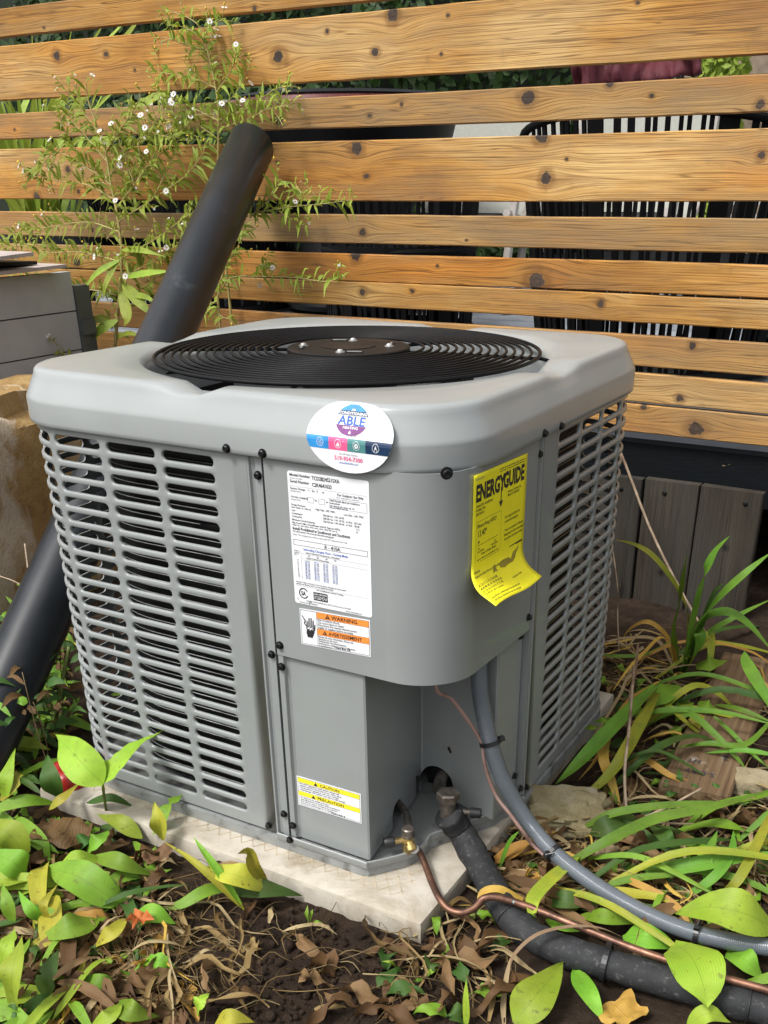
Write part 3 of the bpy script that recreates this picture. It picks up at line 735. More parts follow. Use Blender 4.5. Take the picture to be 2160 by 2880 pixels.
# --- dark backing behind the seams and lower corner box
def sheet(poly, z0, z1, name, mat, parent=None, thick=.0015, zf=None, smooth=True):
    """vertical sheet following a plan polyline; zf(i, which) may bend its ends"""
    vs = []; fs = []; n = len(poly); NZ = 2
    P = [Vector(p) for p in poly]
    for i, p in enumerate(P):
        a = P[max(i-1, 0)]; c = P[min(i+1, n-1)]; d = (c-a).normalized(); nrm = Vector((-d.y, d.x))
        for off in (0, thick):
            q = p+nrm*off
            vs.append((q.x, q.y, zf(p) if zf else z0)); vs.append((q.x, q.y, z1))
    for i in range(n-1):
        a, c = i*4, (i+1)*4
        fs += [(a, c, c+1, a+1), (a+2, a+3, c+3, c+2), (a, a+2, c+2, c), (a+1, c+1, c+3, a+3)]
    fs += [(0, 1, 3, 2), ((n-1)*4, (n-1)*4+2, (n-1)*4+3, (n-1)*4+1)]
    return vs, fs
def arc(cx, cy, r, a0, a1, n): return [(cx+r*math.cos(R(a0+(a1-a0)*i/n)), cy+r*math.sin(R(a0+(a1-a0)*i/n))) for i in range(n+1)]
# flanges between guard and service panel
v, f = sheet([(-.2447, .0003), (-.2420, .0004), (-.2405, .0035), (-.2375, .0045), (-.2350, .0035), (-.2335, .001), (-.2252, .001), (-.2252, .012)], -.001, .49, '', None)
mesh_obj('flange', v, f, M_BODY, ac, True, angle=25)
v, f = sheet([(-.012, .2262), (-.0008, .2262), (-.0008, .2285), (-.0050, .2300), (-.0055, .2335), (-.001, .2355), (-.0003, .2387)], -.001, .49, '', None)
mesh_obj('flange', v, f, M_BODY, ac, True, angle=25)
for q in ((-.250, -.212, .0135, .03), (-.032, -.0135, .205, .26)): b = MB(); b.box(*q, .0, .485); b.build('seam_dark_backing', M_INNER, ac, False)  # black strips added so the seam gaps look shaded
# upper service panel with rounded corner
NCR = .066
prof = [(-.2218, .0)]+[(-.2218+(.2218-NCR)*i/8, .0) for i in range(1, 8)]+arc(-NCR, NCR, NCR, -90, 0, 18)+[(0, NCR+(.2222-NCR)*i/8) for i in range(1, 9)]
v, f = sheet(prof, .257, .4885, '', None, thick=.0016, zf=lambda p: .2575-.035*max(p.y-.02, 0))
panel = mesh_obj('service_panel', v, f, M_BODY, ac, True, angle=30)
lip = prof; inn = [(-.2205, .014)]+arc(-NCR, NCR, NCR-.014, -90, 0, 18)+[(-.014, .221)]
# ceiling of the recess under the service panel
v, f = prism([(-.2200, .002)]+arc(-NCR, NCR, NCR-.003, -90, 0, 10)+[(-.003, .221), (-.2200, .221)], .2605, .2625); mesh_obj('recess_ceiling', v, f, M_INNER, ac, False)
# lower corner panel, folded in plan
low = [(-.2218, .0012), (-.2148, .0012), (-.2128, .0050), (-.2095, .0062), (-.2070, .0052), (-.1085, .0048), (-.1062, .0062)]
low2 = [(-.1285, .178), (-.1265, .1795), (-.0815, .1765), (-.0135, .1590), (-.0112, .1605), (-.0085, .2222)]
v, f = sheet(low+low2, .001, .2604, '', None, thick=.0014)
lowp = mesh_obj('valve_panel', v, f, M_BODY, ac, True, angle=25)
# openings for the two lines: cut through the folded sheet
def cutter(profile2d, origin, xdir, ndir, L):
    xd = Vector(xdir).normalized(); ndv = Vector(ndir).normalized(); o_ = Vector(origin); n = len(profile2d)
    vs = [o_+xd*a+Vector((0, 0, 1))*c-ndv*L for a, c in profile2d]+[o_+xd*a+Vector((0, 0, 1))*c+ndv*L for a, c in profile2d]
    fs = [tuple(range(n)), tuple(range(n, 2*n))[::-1]]+[(i, n+i, n+(i+1) % n, (i+1) % n) for i in range(n)]
    me = bpy.data.meshes.new('c'); me.from_pydata(vs, [], fs); bmx = bmesh.new(); bmx.from_mesh(me); bmesh.ops.recalc_face_normals(bmx, faces=bmx.faces); bmx.to_mesh(me); bmx.free()
    oo = bpy.data.objects.new('c', me); COL.objects.link(oo); return oo
def arch(w, h0, h1, n=12): return [(-w, h0), (w, h0)]+[(w*math.cos(R(180*i/n)), h1+w*math.sin(R(180*i/n))) for i in range(n+1)]
lq_d = (Vector(low2[0])-Vector(low[-1])).normalized()
lq = Vector((low[-1][0], low[-1][1]))+lq_d*.088
c1 = cutter(arch(.0165, -.02, .018), (lq.x, lq.y, 0), (lq_d.x, lq_d.y, 0), (lq_d.y, -lq_d.x, 0), .02)
c2 = cutter([(-.024+.0*1, -.02), (.024, -.02)]+[(.026*math.cos(R(180*i/14)), .020+.026*math.sin(R(180*i/14))) for i in range(15)], (-.104, .178, 0), (1, -.05, 0), (.05, 1, 0), .02)
for i, cc in enumerate((c1, c2)):
    md = lowp.modifiers.new('cut%d' % i, 'BOOLEAN'); md.object = cc; md.operation = 'DIFFERENCE'; md.solver = 'EXACT'
bpy.context.view_layer.update()
dg = bpy.context.evaluated_depsgraph_get(); nm = bpy.data.meshes.new_from_object(lowp.evaluated_get(dg)); lowp.modifiers.clear(); lowp.data = nm
nm.polygons.foreach_set('use_smooth', [True]*len(nm.polygons)); nm.set_sharp_from_angle(angle=R(25))
for cc in (c1, c2): bpy.data.objects.remove(cc)
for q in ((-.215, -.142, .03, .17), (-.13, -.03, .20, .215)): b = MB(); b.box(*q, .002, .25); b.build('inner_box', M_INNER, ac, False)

# --- base pan
pan_edge = [(-.52, -.0035), (-.24, -.0035), (-.115, -.0035), (-.105, -.001), (-.0725, .040), (-.0645, .070), (-.066, .088), (-.0555, .106), (-.034, .143), (-.0165, .174), (-.0115, .197), (.003, .228), (.0035, .52)]
pan_poly = pan_edge+[(-.10+.1035*math.cos(R(90*i/8)), .52+.1035*math.sin(R(90*i/8))) for i in range(1, 9)]+[(-.52, .6235)]+[(-.52+.1035*math.cos(R(90+90*i/8)), .52+.1035*math.sin(R(90+90*i/8))) for i in range(0, 9)]+[(-.6235, .10)]+[(-.52+.1035*math.cos(R(180+90*i/8)), .10+.1035*math.sin(R(180+90*i/8))) for i in range(0, 8)]
v, f = prism(pan_poly, -.0195, -.0045); mesh_obj('base_pan', v, f, M_PAN, ac, False)
lipp = [(x, y, -.0010) for x, y in pan_edge[1:12]]
sm = catmull(lipp, 60); vs = []; fs = []
for i, p in enumerate(sm):
    d = (sm[min(i+1, 60)]-sm[max(i-1, 0)]).normalized(); nn = Vector((d.y, -d.x, 0))
    for (o_, z) in ((-.0008, -.0050), (.0012, -.0062), (.0020, -.0050), (.0020, .0032), (.0010, .0042), (-.0008, .0034)): vs.append((p.x+nn.x*o_, p.y+nn.y*o_, z))
for i in range(60):
    for k in range(6): fs.append((i*6+k, (i+1)*6+k, (i+1)*6+(k+1) % 6, i*6+(k+1) % 6))
fs += [tuple(range(6))[::-1], tuple(360+k for k in range(6))]
mesh_obj('pan_lip', vs, fs, M_BODY, ac, True, angle=35)

# --- top cover
CX, CY = -.31, .31
def rsq(o_, r, n=14, s=16):
    h = .31+o_; pts = []
    for (sx, sy, a0) in ((1, 1, 0), (-1, 1, 90), (-1, -1, 180), (1, -1, 270)):
        for i in range(n+1):
            a = R(a0+90*i/n); pts.append((CX+sx*(h-r)+r*math.cos(a), CY+sy*(h-r)+r*math.sin(a)))
        # straight to the next corner
        nx_, ny_ = {(1, 1): (-1, 1), (-1, 1): (-1, -1), (-1, -1): (1, -1), (1, -1): (1, 1)}[sx, sy]
        a = R(a0+90); p0 = Vector(pts[-1]); p1 = Vector((CX+nx_*(h-r)+r*math.cos(a), CY+ny_*(h-r)+r*math.sin(a)))
        for i in range(1, s): pts.append(tuple(p0.lerp(p1, i/s)))
    return pts
ring_def = [(.0030, .4866, .102), (.0048, .4862, .104), (.0060, .4873, .105), (.0062, .492, .105), (.0060, .5125, .105), (.0056, .5150, .104), (.0044, .5178, .103), (.0012, .5240, .100), (-.0028, .5318, .096), (-.0068, .5395, .092), (-.0082, .5438, .090), (-.0105, .5462, .088), (-.0140, .5476, .085), (-.0185, .5481, .081)]
base = rsq(-.0185, .081); NB = len(base); vs = []; fs = []
def ang(p): return math.atan2(p[1]-CY, p[0]-CX)
def notch(a):
    best = 0
    for c in (0.02, 90.0, 180.0, -90.0-4.0, 270-4.):
        d = abs((math.degrees(a)-c+180) % 360-180); best = max(best, 1/(1+math.exp((d-5.2)*2.6)))
    return best
rings = []
for (o_, z, r) in ring_def:
    pts = rsq(o_, r); k = max(0, (z-.5235)/(.5481-.5235))
    rings.append([(x, y, z-.0085*k*k*notch(ang((x, y)))+ .0012*k*math.sin(2*ang((x, y)))**2) for x, y in pts])
for (t, rr, z) in ((.35, .276, .5483), (.7, .270, .5478), (1., .2660, .5462), (1., .2605, .5425), (1., .2565, .5365), (1., .2540, .528), (1., .2535, .50), (1., .2535, .40)):
    cur = []
    for (x, y) in base:
        a = ang((x, y)); c = Vector((CX+rr*math.cos(a), CY+rr*math.sin(a))); p = Vector((x, y)).lerp(c, t)
        corner = math.sin(2*a)**2
        cur.append((p.x, p.y, z-(.0085*notch(a) if z > .53 else 0)+(.0012*corner*(1-t*.5) if z > .54 else 0)))
    rings.append(cur)
for rg in rings: vs += rg
for i in range(len(rings)-1):
    for k in range(NB): fs.append((i*NB+k, i*NB+(k+1) % NB, (i+1)*NB+(k+1) % NB, (i+1)*NB+k))
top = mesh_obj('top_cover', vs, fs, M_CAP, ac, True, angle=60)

# --- fan guard
HX, HY = -.3075, .3090
def circ(r, z, n=72, dz=None): return [(HX+r*math.cos(2*math.pi*k/n), HY+r*math.sin(2*math.pi*k/n), z) for k in range(n)]
def gz(r): return .5478+.0050*(1-(r/.247)**2)
grd = mesh_obj('fan_guard', *tube(circ(.2475, gz(.2475)), .0024, 8, True), M_BLACK, ac)
r = .2365
while r > .088:
    mesh_obj('guard_ring', *tube(circ(r, gz(r)), .0019, 6, True), M_BLACK, grd); r -= .0107
for k in range(8):
    a = R(18+45*k); ca, sa = math.cos(a), math.sin(a)
    pts = [(HX+ca*q, HY+sa*q, gz(q)-.0042) for q in (.07, .12, .18, .232)]+[(HX+ca*.25, HY+sa*.25, gz(.25)-.0035)]
    if k % 2 == 0: pts.append((HX+ca*.261, HY+sa*.261, .5415))
    mesh_obj('guard_spoke', *tube(pts, .0023, 6), M_BLACK, grd)
v, f = lathe([(.02, .5455), (.079, .5455), (.0802, .5468), (.0798, .5528), (.078, .5540), (.02, .5544)], (HX, HY, 0), 48); hub = mesh_obj('hub_plate', v, f, M_HUB, ac, angle=30)
v, f = lathe([(.034, .5541), (.036, .5541), (.036, .5550), (.033, .5553), (.005, .5553)], (HX, HY, 0), 40); mesh_obj('hub_boss', v, f, M_HUB, hub, angle=30)
for k, (x, y) in enumerate([(-.360, .2826), (-.3277, .3523), (-.2584, .3296), (-.2867, .2566)]):
    v, f = lathe([(.0060, .5541), (.0060, .5549), (.0040, .5550), (.0040, .5562), (.0031, .5575), (.0012, .5580)], (x, y, 0), 14); mesh_obj('hub_bolt', v, f, M_SILVER, hub, angle=40)
    d = Vector((x-HX, y-HY, 0)).normalized(); t_ = Vector((-d.y, d.x, 0)); c = Vector((x, y, .5546))+t_*.018
    b = MB(); b.bar(c-t_*.011, c+t_*.011, .007, .0012); b.build('hub_slot', M_INNER, hub, False)
    b = MB(); b.bar(c-t_*.009+Vector((0, 0, .0008)), c+t_*.009+Vector((0, 0, .0008)), .0022, .0012); b.build('slot_edge', M_SILVER, hub, False)
v, f = lathe([(.055, .44), (.062, .452), (.062, .535), (.055, .545)], (HX, HY, 0), 32); mesh_obj('fan_motor', v, f, M_INNER, ac, angle=40)
M_BLADE = simple('fan_blade', (.09, .095, .10), .4, metal=.5, var=.2)
for k in range(3):
    vs = []; fs = []; n = 10
    for i in range(n+1):
        q = .05+.18*i/n
        for j in range(7):
            a = R(120*k+10+(34+30*i/n)*(j/6)*2+i*2.2); vs.append((HX+q*math.cos(a), HY+q*math.sin(a), .455+.045*j/6))
    for i in range(n):
        for j in range(6): fs.append((i*7+j, i*7+j+1, (i+1)*7+j+1, (i+1)*7+j))
    o = mesh_obj('fan_blade', vs, fs, M_BLADE, ac); md = o.modifiers.new('t', 'SOLIDIFY'); md.thickness = .002
v, f = lathe([(.252, .395), (.28, .38), (.05, .379)], (HX, HY, 0), 40); mesh_obj('fan_deck', v, f, M_INNER, ac)

# --- screws
sv, sf = lathe([(.0050, -.0005), (.0050, .0006), (.0036, .0007), (.0036, .0036), (.0028, .0042), (.0006, .0039)], (0, 0, 0), 6*2)
screw_me = None
def screw(p, nrm, s=1.0):
    global screw_me
    if screw_me is None:
        o = mesh_obj('screw', sv, sf, M_SCREW, ac, True, angle=30); screw_me = o.data
    else: o = link('screw', screw_me, ac)
    q = Vector((0, 0, 1)).rotation_difference(Vector(nrm))
    o.matrix_parent_inverse = Matrix.Translation(-ac.location); o.location = p; o.rotation_mode = 'QUATERNION'; o.rotation_quaternion = q; o.scale = (s, s, s)
for x, z, y in [(-.2641, .4915, -.0061), (-.2167, .4915, -.0061), (-.2304, .4652, .001), (-.2169, .2702, .0), (-.2304, .2554, .001), (-.2176, .2422, .0012), (-.2304, .0326, .001), (-.2178, .0190, .0012), (-.2558, .0070, -.0004), (-.2190, .0005, -.006)]:
    screw((x, y, z), (0, -1, 0))
for y, z, x in [(.2192, .4915, .0061), (.2702, .4900, .0061), (.2245, .4664, -.0008), (.2165, .2693, .0), (.2150, .2431, -.0085), (.2180, .0381, -.0086), (.2235, .0175, -.0008), (.2432, .0088, .0)]:
    screw((x, y, z), (1, 0, 0))
screw((-.0060, .0050, .4935), (.62, -.78, 0), 1.25)

# --- printed labels
txt_cache = {}
def text2d(body, size, bold=0.0, align='LEFT', sx=1.0):
    cu = bpy.data.curves.new('t', 'FONT'); cu.body = body; cu.size = size; cu.align_x = align; cu.offset = bold*size; cu.resolution_u = 2
    o = bpy.data.objects.new('t', cu); COL.objects.link(o); bpy.context.view_layer.update()
    dgx = bpy.context.evaluated_depsgraph_get(); me = bpy.data.meshes.new_from_object(o.evaluated_get(dgx))
    v = [(q.co.x*sx, q.co.y) for q in me.vertices]; f = [tuple(p.vertices) for p in me.polygons]
    bpy.data.objects.remove(o); bpy.data.curves.remove(cu); bpy.data.meshes.remove(me)
    return v, f
class Print:
    """flat print gathered in label coordinates (a across, b down from the top left), mapped by fn(a, b, lift)"""
    def __init__(s, fn): s.fn = fn; s.b = {}
    def put(s, ink, v, f, lift):
        s.b.setdefault(ink.name, (ink, MB()))[1].add([s.fn(a, c, lift) for a, c in v], f)
    def text(s, body, a, c, size, ink, bold=.012, align='LEFT', sx=1.0, lift=.00035):
        v, f = text2d(body, size, bold, align, sx); s.put(ink, [(a+x, c-y) for x, y in v], f, lift)
    def rect(s, a0, a1, c0, c1, ink, lift=.0002, n=1, m_=1):
        v = [(a0+(a1-a0)*i/n, c1+(c0-c1)*j/m_) for j in range(m_+1) for i in range(n+1)]
        f = [(j*(n+1)+i, j*(n+1)+i+1, (j+1)*(n+1)+i+1, (j+1)*(n+1)+i) for j in range(m_) for i in range(n)]
        s.put(ink, v, f, lift)
    def frame(s, a0, a1, c0, c1, t, ink):
        for q in ((a0, a1, c0, c0+t), (a0, a1, c1-t, c1), (a0, a0+t, c0+t, c1-t), (a1-t, a1, c0+t, c1-t)): s.rect(*q, ink)
    def poly(s, pts, ink, lift=.0003): s.put(ink, pts, [tuple(range(len(pts)))], lift)
    def disc(s, a, c, r, ink, lift=.0003, n=28, ry=None): s.poly([(a+r*math.cos(2*math.pi*k/n), c+(ry or r)*math.sin(2*math.pi*k/n)) for k in range(n)], ink, lift)
    def ringp(s, a, c, r0, r1, ink, lift=.0003, n=28, a0=0, a1=360):
        v = []; f = []
        for k in range(n+1):
            t = R(a0+(a1-a0)*k/n); v += [(a+r0*math.cos(t), c+r0*math.sin(t)), (a+r1*math.cos(t), c+r1*math.sin(t))]
        s.put(ink, v, [(2*k, 2*k+1, 2*k+3, 2*k+2) for k in range(n)], lift)
    def lines(s, a0, a1, c, h, ink, seed=0, word=(.002, .006), lift=.00035):
        """a line of print too small to read"""
        rr = random.Random(seed); a = a0
        while a < a1:
            w = min(rr.uniform(*word), a1-a); s.rect(a, a+w, c-h*rr.uniform(.7, 1), c, ink, lift); a += w+rr.uniform(.0008, .0016)
    def done(s, parent, name='print'):
        for ink, mb in s.b.values(): mb.build(name, ink, parent, False)['kind'] = 'stuff'
def onleft(x0, z0, y=-.0004, slope=0.): return lambda a, c, l: (x0+a, y-l, z0-c+slope*a)
def label_sheet(name, fn, w, h, mat, r=.003, n=5, label=None):
    pts = []
    for (cx, cy, a0) in ((w-r, h-r, 0), (r, h-r, 90), (r, r, 180), (w-r, r, 270)):
        for i in range(n+1): pts.append((cx+r*math.cos(R(a0+90*i/n)), cy+r*math.sin(R(a0+90*i/n))))
    k = len(pts); vs = [fn(a, c, 0) for a, c in pts]+[fn(a, c, -.0003) for a, c in pts]
    fs = [tuple(range(k))[::-1], tuple(range(k, 2*k))]+[(i, (i+1) % k, k+(i+1) % k, k+i) for i in range(k)]
    o = mesh_obj(name, vs, fs, mat, ac, False)
    if label: o['label'] = label
    return o
# rating plate
fn = onleft(-.1912, .4755, slope=.009); Wd, Hd = .1003, .1475
o = label_sheet('rating_label', fn, Wd, Hd, M_WHITE, label='white rating label with model and serial numbers'); P = Print(fn); I, G_ = M_INK, M_GREYINK
P.text('Model Number', .003, .0050, .0042, I, .01); P.text('TCD2B24S21SXA', .031, .0062, .0056, I, .015, sx=.82)
P.text('Numéro de modèle', .003, .0078, .0020, G_); P.text('Serial Number', .003, .0118, .0042, I, .01); P.text('C2K4641032', .031, .0132, .0056, I, .015, sx=.82)
P.rect(.002, .098, .0155, .0157, G_); P.text('Factory Charge:    3    lbs   4      oz', .003, .0190, .0030, I, .01); P.text('(Charge usine)', .003, .0215, .0022, G_)
P.text('For Outdoor Use Only', .062, .0195, .0036, I, .012, sx=.92); P.text('(Pour usage extérieur seulement)', .061, .0218, .0020, G_)
P.text('*TOTAL CHARGE', .003, .0282, .0028, I); P.text('(Charge totale)', .003, .0305, .0020, G_)
P.frame(.0245, .0320, .0252, .0312, .0003, G_); P.text('lbs', .0335, .0285, .0026, I); P.frame(.0385, .0460, .0252, .0312, .0003, G_); P.text('oz', .0475, .0285, .0026, I)
P.frame(.0515, .0975, .0232, .0335, .0003, G_); P.text('*INSTALLER: Mark per Installation', .0525, .0262, .0028, I, .012, sx=.92); P.text('Instructions', .0525, .0288, .0026, I); P.lines(.0525, .082, .0315, .0014, G_, 3); P.lines(.0525, .075, .0331, .0012, G_, 4)
P.text('Design Pressure', .003, .0365, .0028, I); P.text('High Side - 445  PSIG', .034, .0380, .0028, I); P.text('Low Side - 236  PSIG', .069, .0390, .0028, I); P.lines(.003, .028, .0390, .0013, G_, 5)
for k, s in enumerate(('Unit', 'Compressor', 'Cooling Fan')): P.text(s, .003, .0425+k*.0033, .0027, I)
for k, s in enumerate(('208-230 Vac  1 PH  60 HZ', '208-230 Vac  1 PH  60 HZ   6.4 RLA   52.8 LRA', '208-230 Vac  1 PH  60 HZ   0.7 FLA   1/8 HP')): P.text(s, .043, .0432+k*.0033, .0027, I, .012, sx=.9)
P.text('Minimum Circuit Ampacity', .003, .0528, .0027, I); P.text('11.3', .083, .0528, .0027, I); P.text('Max Fuse Or Max CircuitBreaker (HACR Type per NEC):', .003, .0560, .0027, I, .012, sx=.95); P.text('15', .083, .0560, .0027, I); P.lines(.003, .06, .0582, .0012, G_, 6)
P.text('Install Prohibited in Southwest and Southeast', .003, .0628, .0046, I, .014, sx=.865); P.text('For information: See www.productinfo.energy.gov', .003, .0655, .0026, I); P.text('Note:  This charging chart refers to units with TXV metered indoor coils.', .003, .0690, .0025, G_, sx=.93)
P.frame(.0030, .0970, .0738, .0800, .0004, I); P.text('R - 410A', .043, .0788, .0055, I, .015); P.text('Subcooling Charging Chart - Cooling Mode', .0155, .0845, .0034, M_ABLE, .012, sx=.95)
P.text('Outdoor', .003, .0868, .0020, I); P.text('Ambient', .003, .0890, .0020, I); P.text('DB °F', .003, .0912, .0020, I)
P.text('Indoor Wet Bulb Temperature - Fahrenheit', .018, .0878, .0026, I, sx=.95); P.rect(.0125, .097, .0886, .0888, G_); P.text('57            62            67            72', .021, .0912, .0026, I); P.text('Liquid Pressure (Subcooling)', .019, .0935, .0025, I); P.rect(.0125, .097, .0942, .0944, G_); P.rect(.0118, .0120, .0855, .1180, G_)
for r_ in range(13):
    c = .0968+r_*.00165; P.text(str(50+r_*5), .0065, c, .0016, I)
    for k in range(4): P.text('%d  (%d)' % (190+r_*19+k*3, 15-k), .0165+k*.0118, c, .0017, M_ABLE if (r_+k) % 3 else I, .02)
P.text('Improper indoor coil airing or incorrect system charging can reduce system', .003, .1225, .0023, I, sx=.93); P.text('capacity and efficiency and may cause equipment damage.', .003, .1248, .0023, I, sx=.93); P.rect(.003, .097, .1262, .1264, G_); P.text('Air Conditioner Central Cooling', .030, .1285, .0026, I)
P.ringp(.0125, .1345, .0050, .0062, I, a0=25, a1=335); P.text('SA', .0092, .1368, .0065, I, .03, sx=.8); P.text('C', .0035, .1430, .0030, I); P.text('US', .0185, .1445, .0035, I)
P.rect(.0255, .0440, .1305, .1400, I); P.text('AHRI CERTIFIED', .0265, .1335, .0024, M_WHITE, .02, lift=.0005)
for k in range(3): P.lines(.0265, .0430, .1355+k*.0014, .0007, M_WHITE, 30+k, lift=.0005)
P.text('Johnson Controls Ducted Products, 5005 York Drive, Norman, OK 73069', .016, .1442-.0012, .0021, I, sx=.9); P.text('Country of Origin: MEXICO', .006, .1460, .0021, I); P.text('Patents: https://jcipat.com', .067, .1462, .0020, I)
P.done(o)
# warning label
fn = onleft(-.1860, .3222, slope=.037); Wd, Hd = .0922, .0435
o = label_sheet('warning_label', fn, Wd, Hd, M_WHITE, .0008, label='orange and white electric shock warning label'); P = Print(fn)
P.frame(.0012, Wd-.0012, .0012, Hd-.0012, .0004, I); P.rect(.0225, .0228, .0012, Hd-.0012, I)
P.rect(.0229, Wd-.0016, .0016, .0084, M_ORANGE); P.rect(.0229, Wd-.0016, .0084, .0087, I); P.rect(.0229, Wd-.0016, .0212, .0283, M_ORANGE); P.rect(.0229, Wd-.0016, .0283, .0286, I); P.rect(.0229, Wd-.0016, .0209, .0212, I)
def tri(P, a, c, s): P.poly([(a-s*.6, c), (a+s*.6, c), (a, c-s)], I, .0004); P.rect(a-s*.06, a+s*.06, c-s*.62, c-s*.25, M_ORANGE, .0006); P.rect(a-s*.06, a+s*.06, c-s*.18, c-s*.08, M_ORANGE, .0006)
tri(P, .0375, .0072, .0052); P.text('WARNING', .0425, .0071, .0062, I, .022, sx=1.12); tri(P, .0330, .0271, .0052); P.text('AVERTISSEMENT', .0378, .0270, .0060, I, .022, sx=1.0)
for k, s in enumerate(('Risk of electric shock.', 'Can cause injury or death.', 'Disconnect the remote electric power', 'supply or supplies before servicing.')): P.text(s, .0238, .0112+k*.0030, .0033, I, .008)
for k, s in enumerate(('Risque de choc électrique. Risque de', 'blessure ou de mort.', 'Débrancher les alimentations', 'électriques à distance avant d’effectuer', 'la maintenance.')): P.text(s, .0238, .0313+k*.0027, .0031, I, .008)
for k in range(9): P.rect(.0450+k*.0024, .0450+k*.0024+(.0016 if k % 3 else .0010), .0392, .0414, I)
# hand and arc symbol
P.poly([(.0095, .0335), (.0160, .0335), (.0190, .0265), (.0185, .0225), (.0170, .0242), (.0125, .0215), (.0085, .0250), (.0080, .0285)][::-1], I)
for k, (a, c, h) in enumerate(((.0080, .0240, .010), (.0108, .0225, .0125), (.0136, .0222, .0125), (.0162, .0228, .0105))): P.poly([(a, c), (a+.0018, c), (a+.0024, c-h), (a+.0010, c-h-.0004)][::-1], I)
P.poly([(.0180, .0250), (.0200, .0238), (.0206, .0170), (.0192, .0172)], I)
P.poly([(.0028, .0085), (.0036, .0080), (.0080, .0138), (.0066, .0170), (.0090, .0205), (.0078, .0206), (.0050, .0172), (.0064, .0140)], I)
P.poly([(.0085, .0232), (.0130, .0205), (.0122, .0228), (.0178, .0205), (.0128, .0255), (.0132, .0232)][::-1], M_WHITE, .0005)
P.done(o)
# caution label, low on the valve panel
fn = onleft(-.2095, .0942, .0042, .012); Wd, Hd = .0935, .0428
o = label_sheet('caution_label', fn, Wd, Hd, M_WHITE, .0008, label='yellow and white caution label on the valve panel'); P = Print(fn)
P.frame(.0014, Wd-.0014, .0014, Hd-.0014, .0004, I)
for c, s, a in ((.0020, 'CAUTION', .0345), (.0215, 'PRÉCAUTION', .0300)):
    P.rect(.0018, Wd-.0018, c, c+.0060, M_YELLOW); P.rect(.0018, Wd-.0018, c+.0060, c+.0063, I); P.text(s, a, c+.0050, .0055, I, .02, sx=1.15)
    P.poly([(a-.0090, c+.0053), (a-.0030, c+.0053), (a-.0060, c+.0006)], I, .0004)
P.rect(.0018, Wd-.0018, .0212, .0215, I)
for k, s in enumerate(('DO NOT attempt to verify system charge with', 'ambient until the thermostat service valves, either', 'manual and for capacity in unit only or damage', 'could damage. The outdoor unit will not refer enough')): P.text(s, .0040, .0108+k*.0029, .0029, I, .010, sx=1.05)
for k, s in enumerate(('Ne tentez pas de vérifier la charge à', 'tout dépassement du système avant la vérification', 'de la mise en service. Le thermostat extérieur', 'service peut endommager sur le matériel')): P.text(s, .0040, .0308+k*.0028, .0028, I, .010, sx=1.05)
for k in range(8): P.rect(.0500+k*.0026, .0500+k*.0026+(.0017 if k % 3 else .0011), .0390, .0411, I)
P.done(o)
# round contractor sticker wrapped over the edge of the top cover
def prof_s(s):
    if s < 0: return (-.0066+.0004*(-s/.031), .5145+s)
    if s < .0365: t = s/.0365; return (-.0064+.0152*t, .5150+.0318*t)
    return (.0088+(s-.0365)*.95, .5472+(s-.0365)*.25)
STX, STS = -.1100, .0058
def stick(a, c, l):       # a right, c down, from the sticker's centre
    y, z = prof_s(STS-c); y2, z2 = prof_s(STS-c+.001); ny, nz = -(z2-z), (y2-y); q = math.hypot(ny, nz)
    return (STX+a, y+ny/q*(l+.0004), z+nz/q*(l+.0004)+.0028*a*0)
RXs, RYs = .0502, .0365
vs = []; fs = []; NN, MM = 40, 10
for j in range(MM+1):
    for k in range(NN): t = 2*math.pi*k/NN; q = j/MM; vs.append(stick(RXs*q*math.cos(t), RYs*q*math.sin(t), 0))
for j in range(1, MM):
    for k in range(NN): fs.append((j*NN+k, (j+1)*NN+k, (j+1)*NN+(k+1) % NN, j*NN+(k+1) % NN))
for k in range(NN): fs.append((0, NN+k, NN+(k+1) % NN))
o = mesh_obj('contractor_sticker', vs, fs, M_WHITE, ac, True); o['label'] = 'round white contractor sticker with coloured band'
P = Print(stick)
def inside(c): return RXs*math.sqrt(max(0, 1-(c/RYs)**2))
c0, c1 = .0030, .0150
xs = [-1, -.52, -.02, .46, 1]; bands = (M_BLUE, M_PINK, M_TEAL, M_NAVY)
for k in range(4):
    n = 6; v = []; f = []
    for j in range(n+1):
        c = c0+(c1-c0)*j/n; w = inside(c)-.0002
        a0 = -w if k == 0 else xs[k]*.044; a1 = w if k == 3 else xs[k+1]*.044
        for i in range(5): v.append((a0+(a1-a0)*i/4, c))
    for j in range(n):
        for i in range(4): f.append((j*5+i, (j+1)*5+i, (j+1)*5+i+1, j*5+i+1))
    P.put(bands[k], v, f, .0002)
for k, a in enumerate((-.0330, -.0118, .0098, .0320)):
    P.ringp(a, .0090, .0036, .0040, M_WHITE, .0005)
    if k == 0:
        for q in range(6): t = R(60*q); P.poly([(a, .009), (a+.0026*math.cos(t-.12), .009+.0026*math.sin(t-.12)), (a+.0026*math.cos(t+.12), .009+.0026*math.sin(t+.12))], M_WHITE, .0005)
    elif k == 1: P.poly([(a-.0015, .0112), (a+.0015, .0112), (a+.0021, .0095), (a+.0008, .0075), (a+.0002, .0064), (a-.0004, .0082), (a-.0020, .0092)][::-1], M_WHITE, .0005)
    elif k == 2:
        for q in range(6): t = R(60*q); P.disc(a+.0016*math.cos(t), .009+.0016*math.sin(t), .0009, M_WHITE, .0005, 8)
    else: P.poly([(a-.0011, .0088), (a+.0011, .0088), (a, .0064)], M_WHITE, .0005); P.disc(a, .0090, .0012, M_WHITE, .0005, 10); P.ringp(a, .0112, .0014, .0019, M_WHITE, .0005)
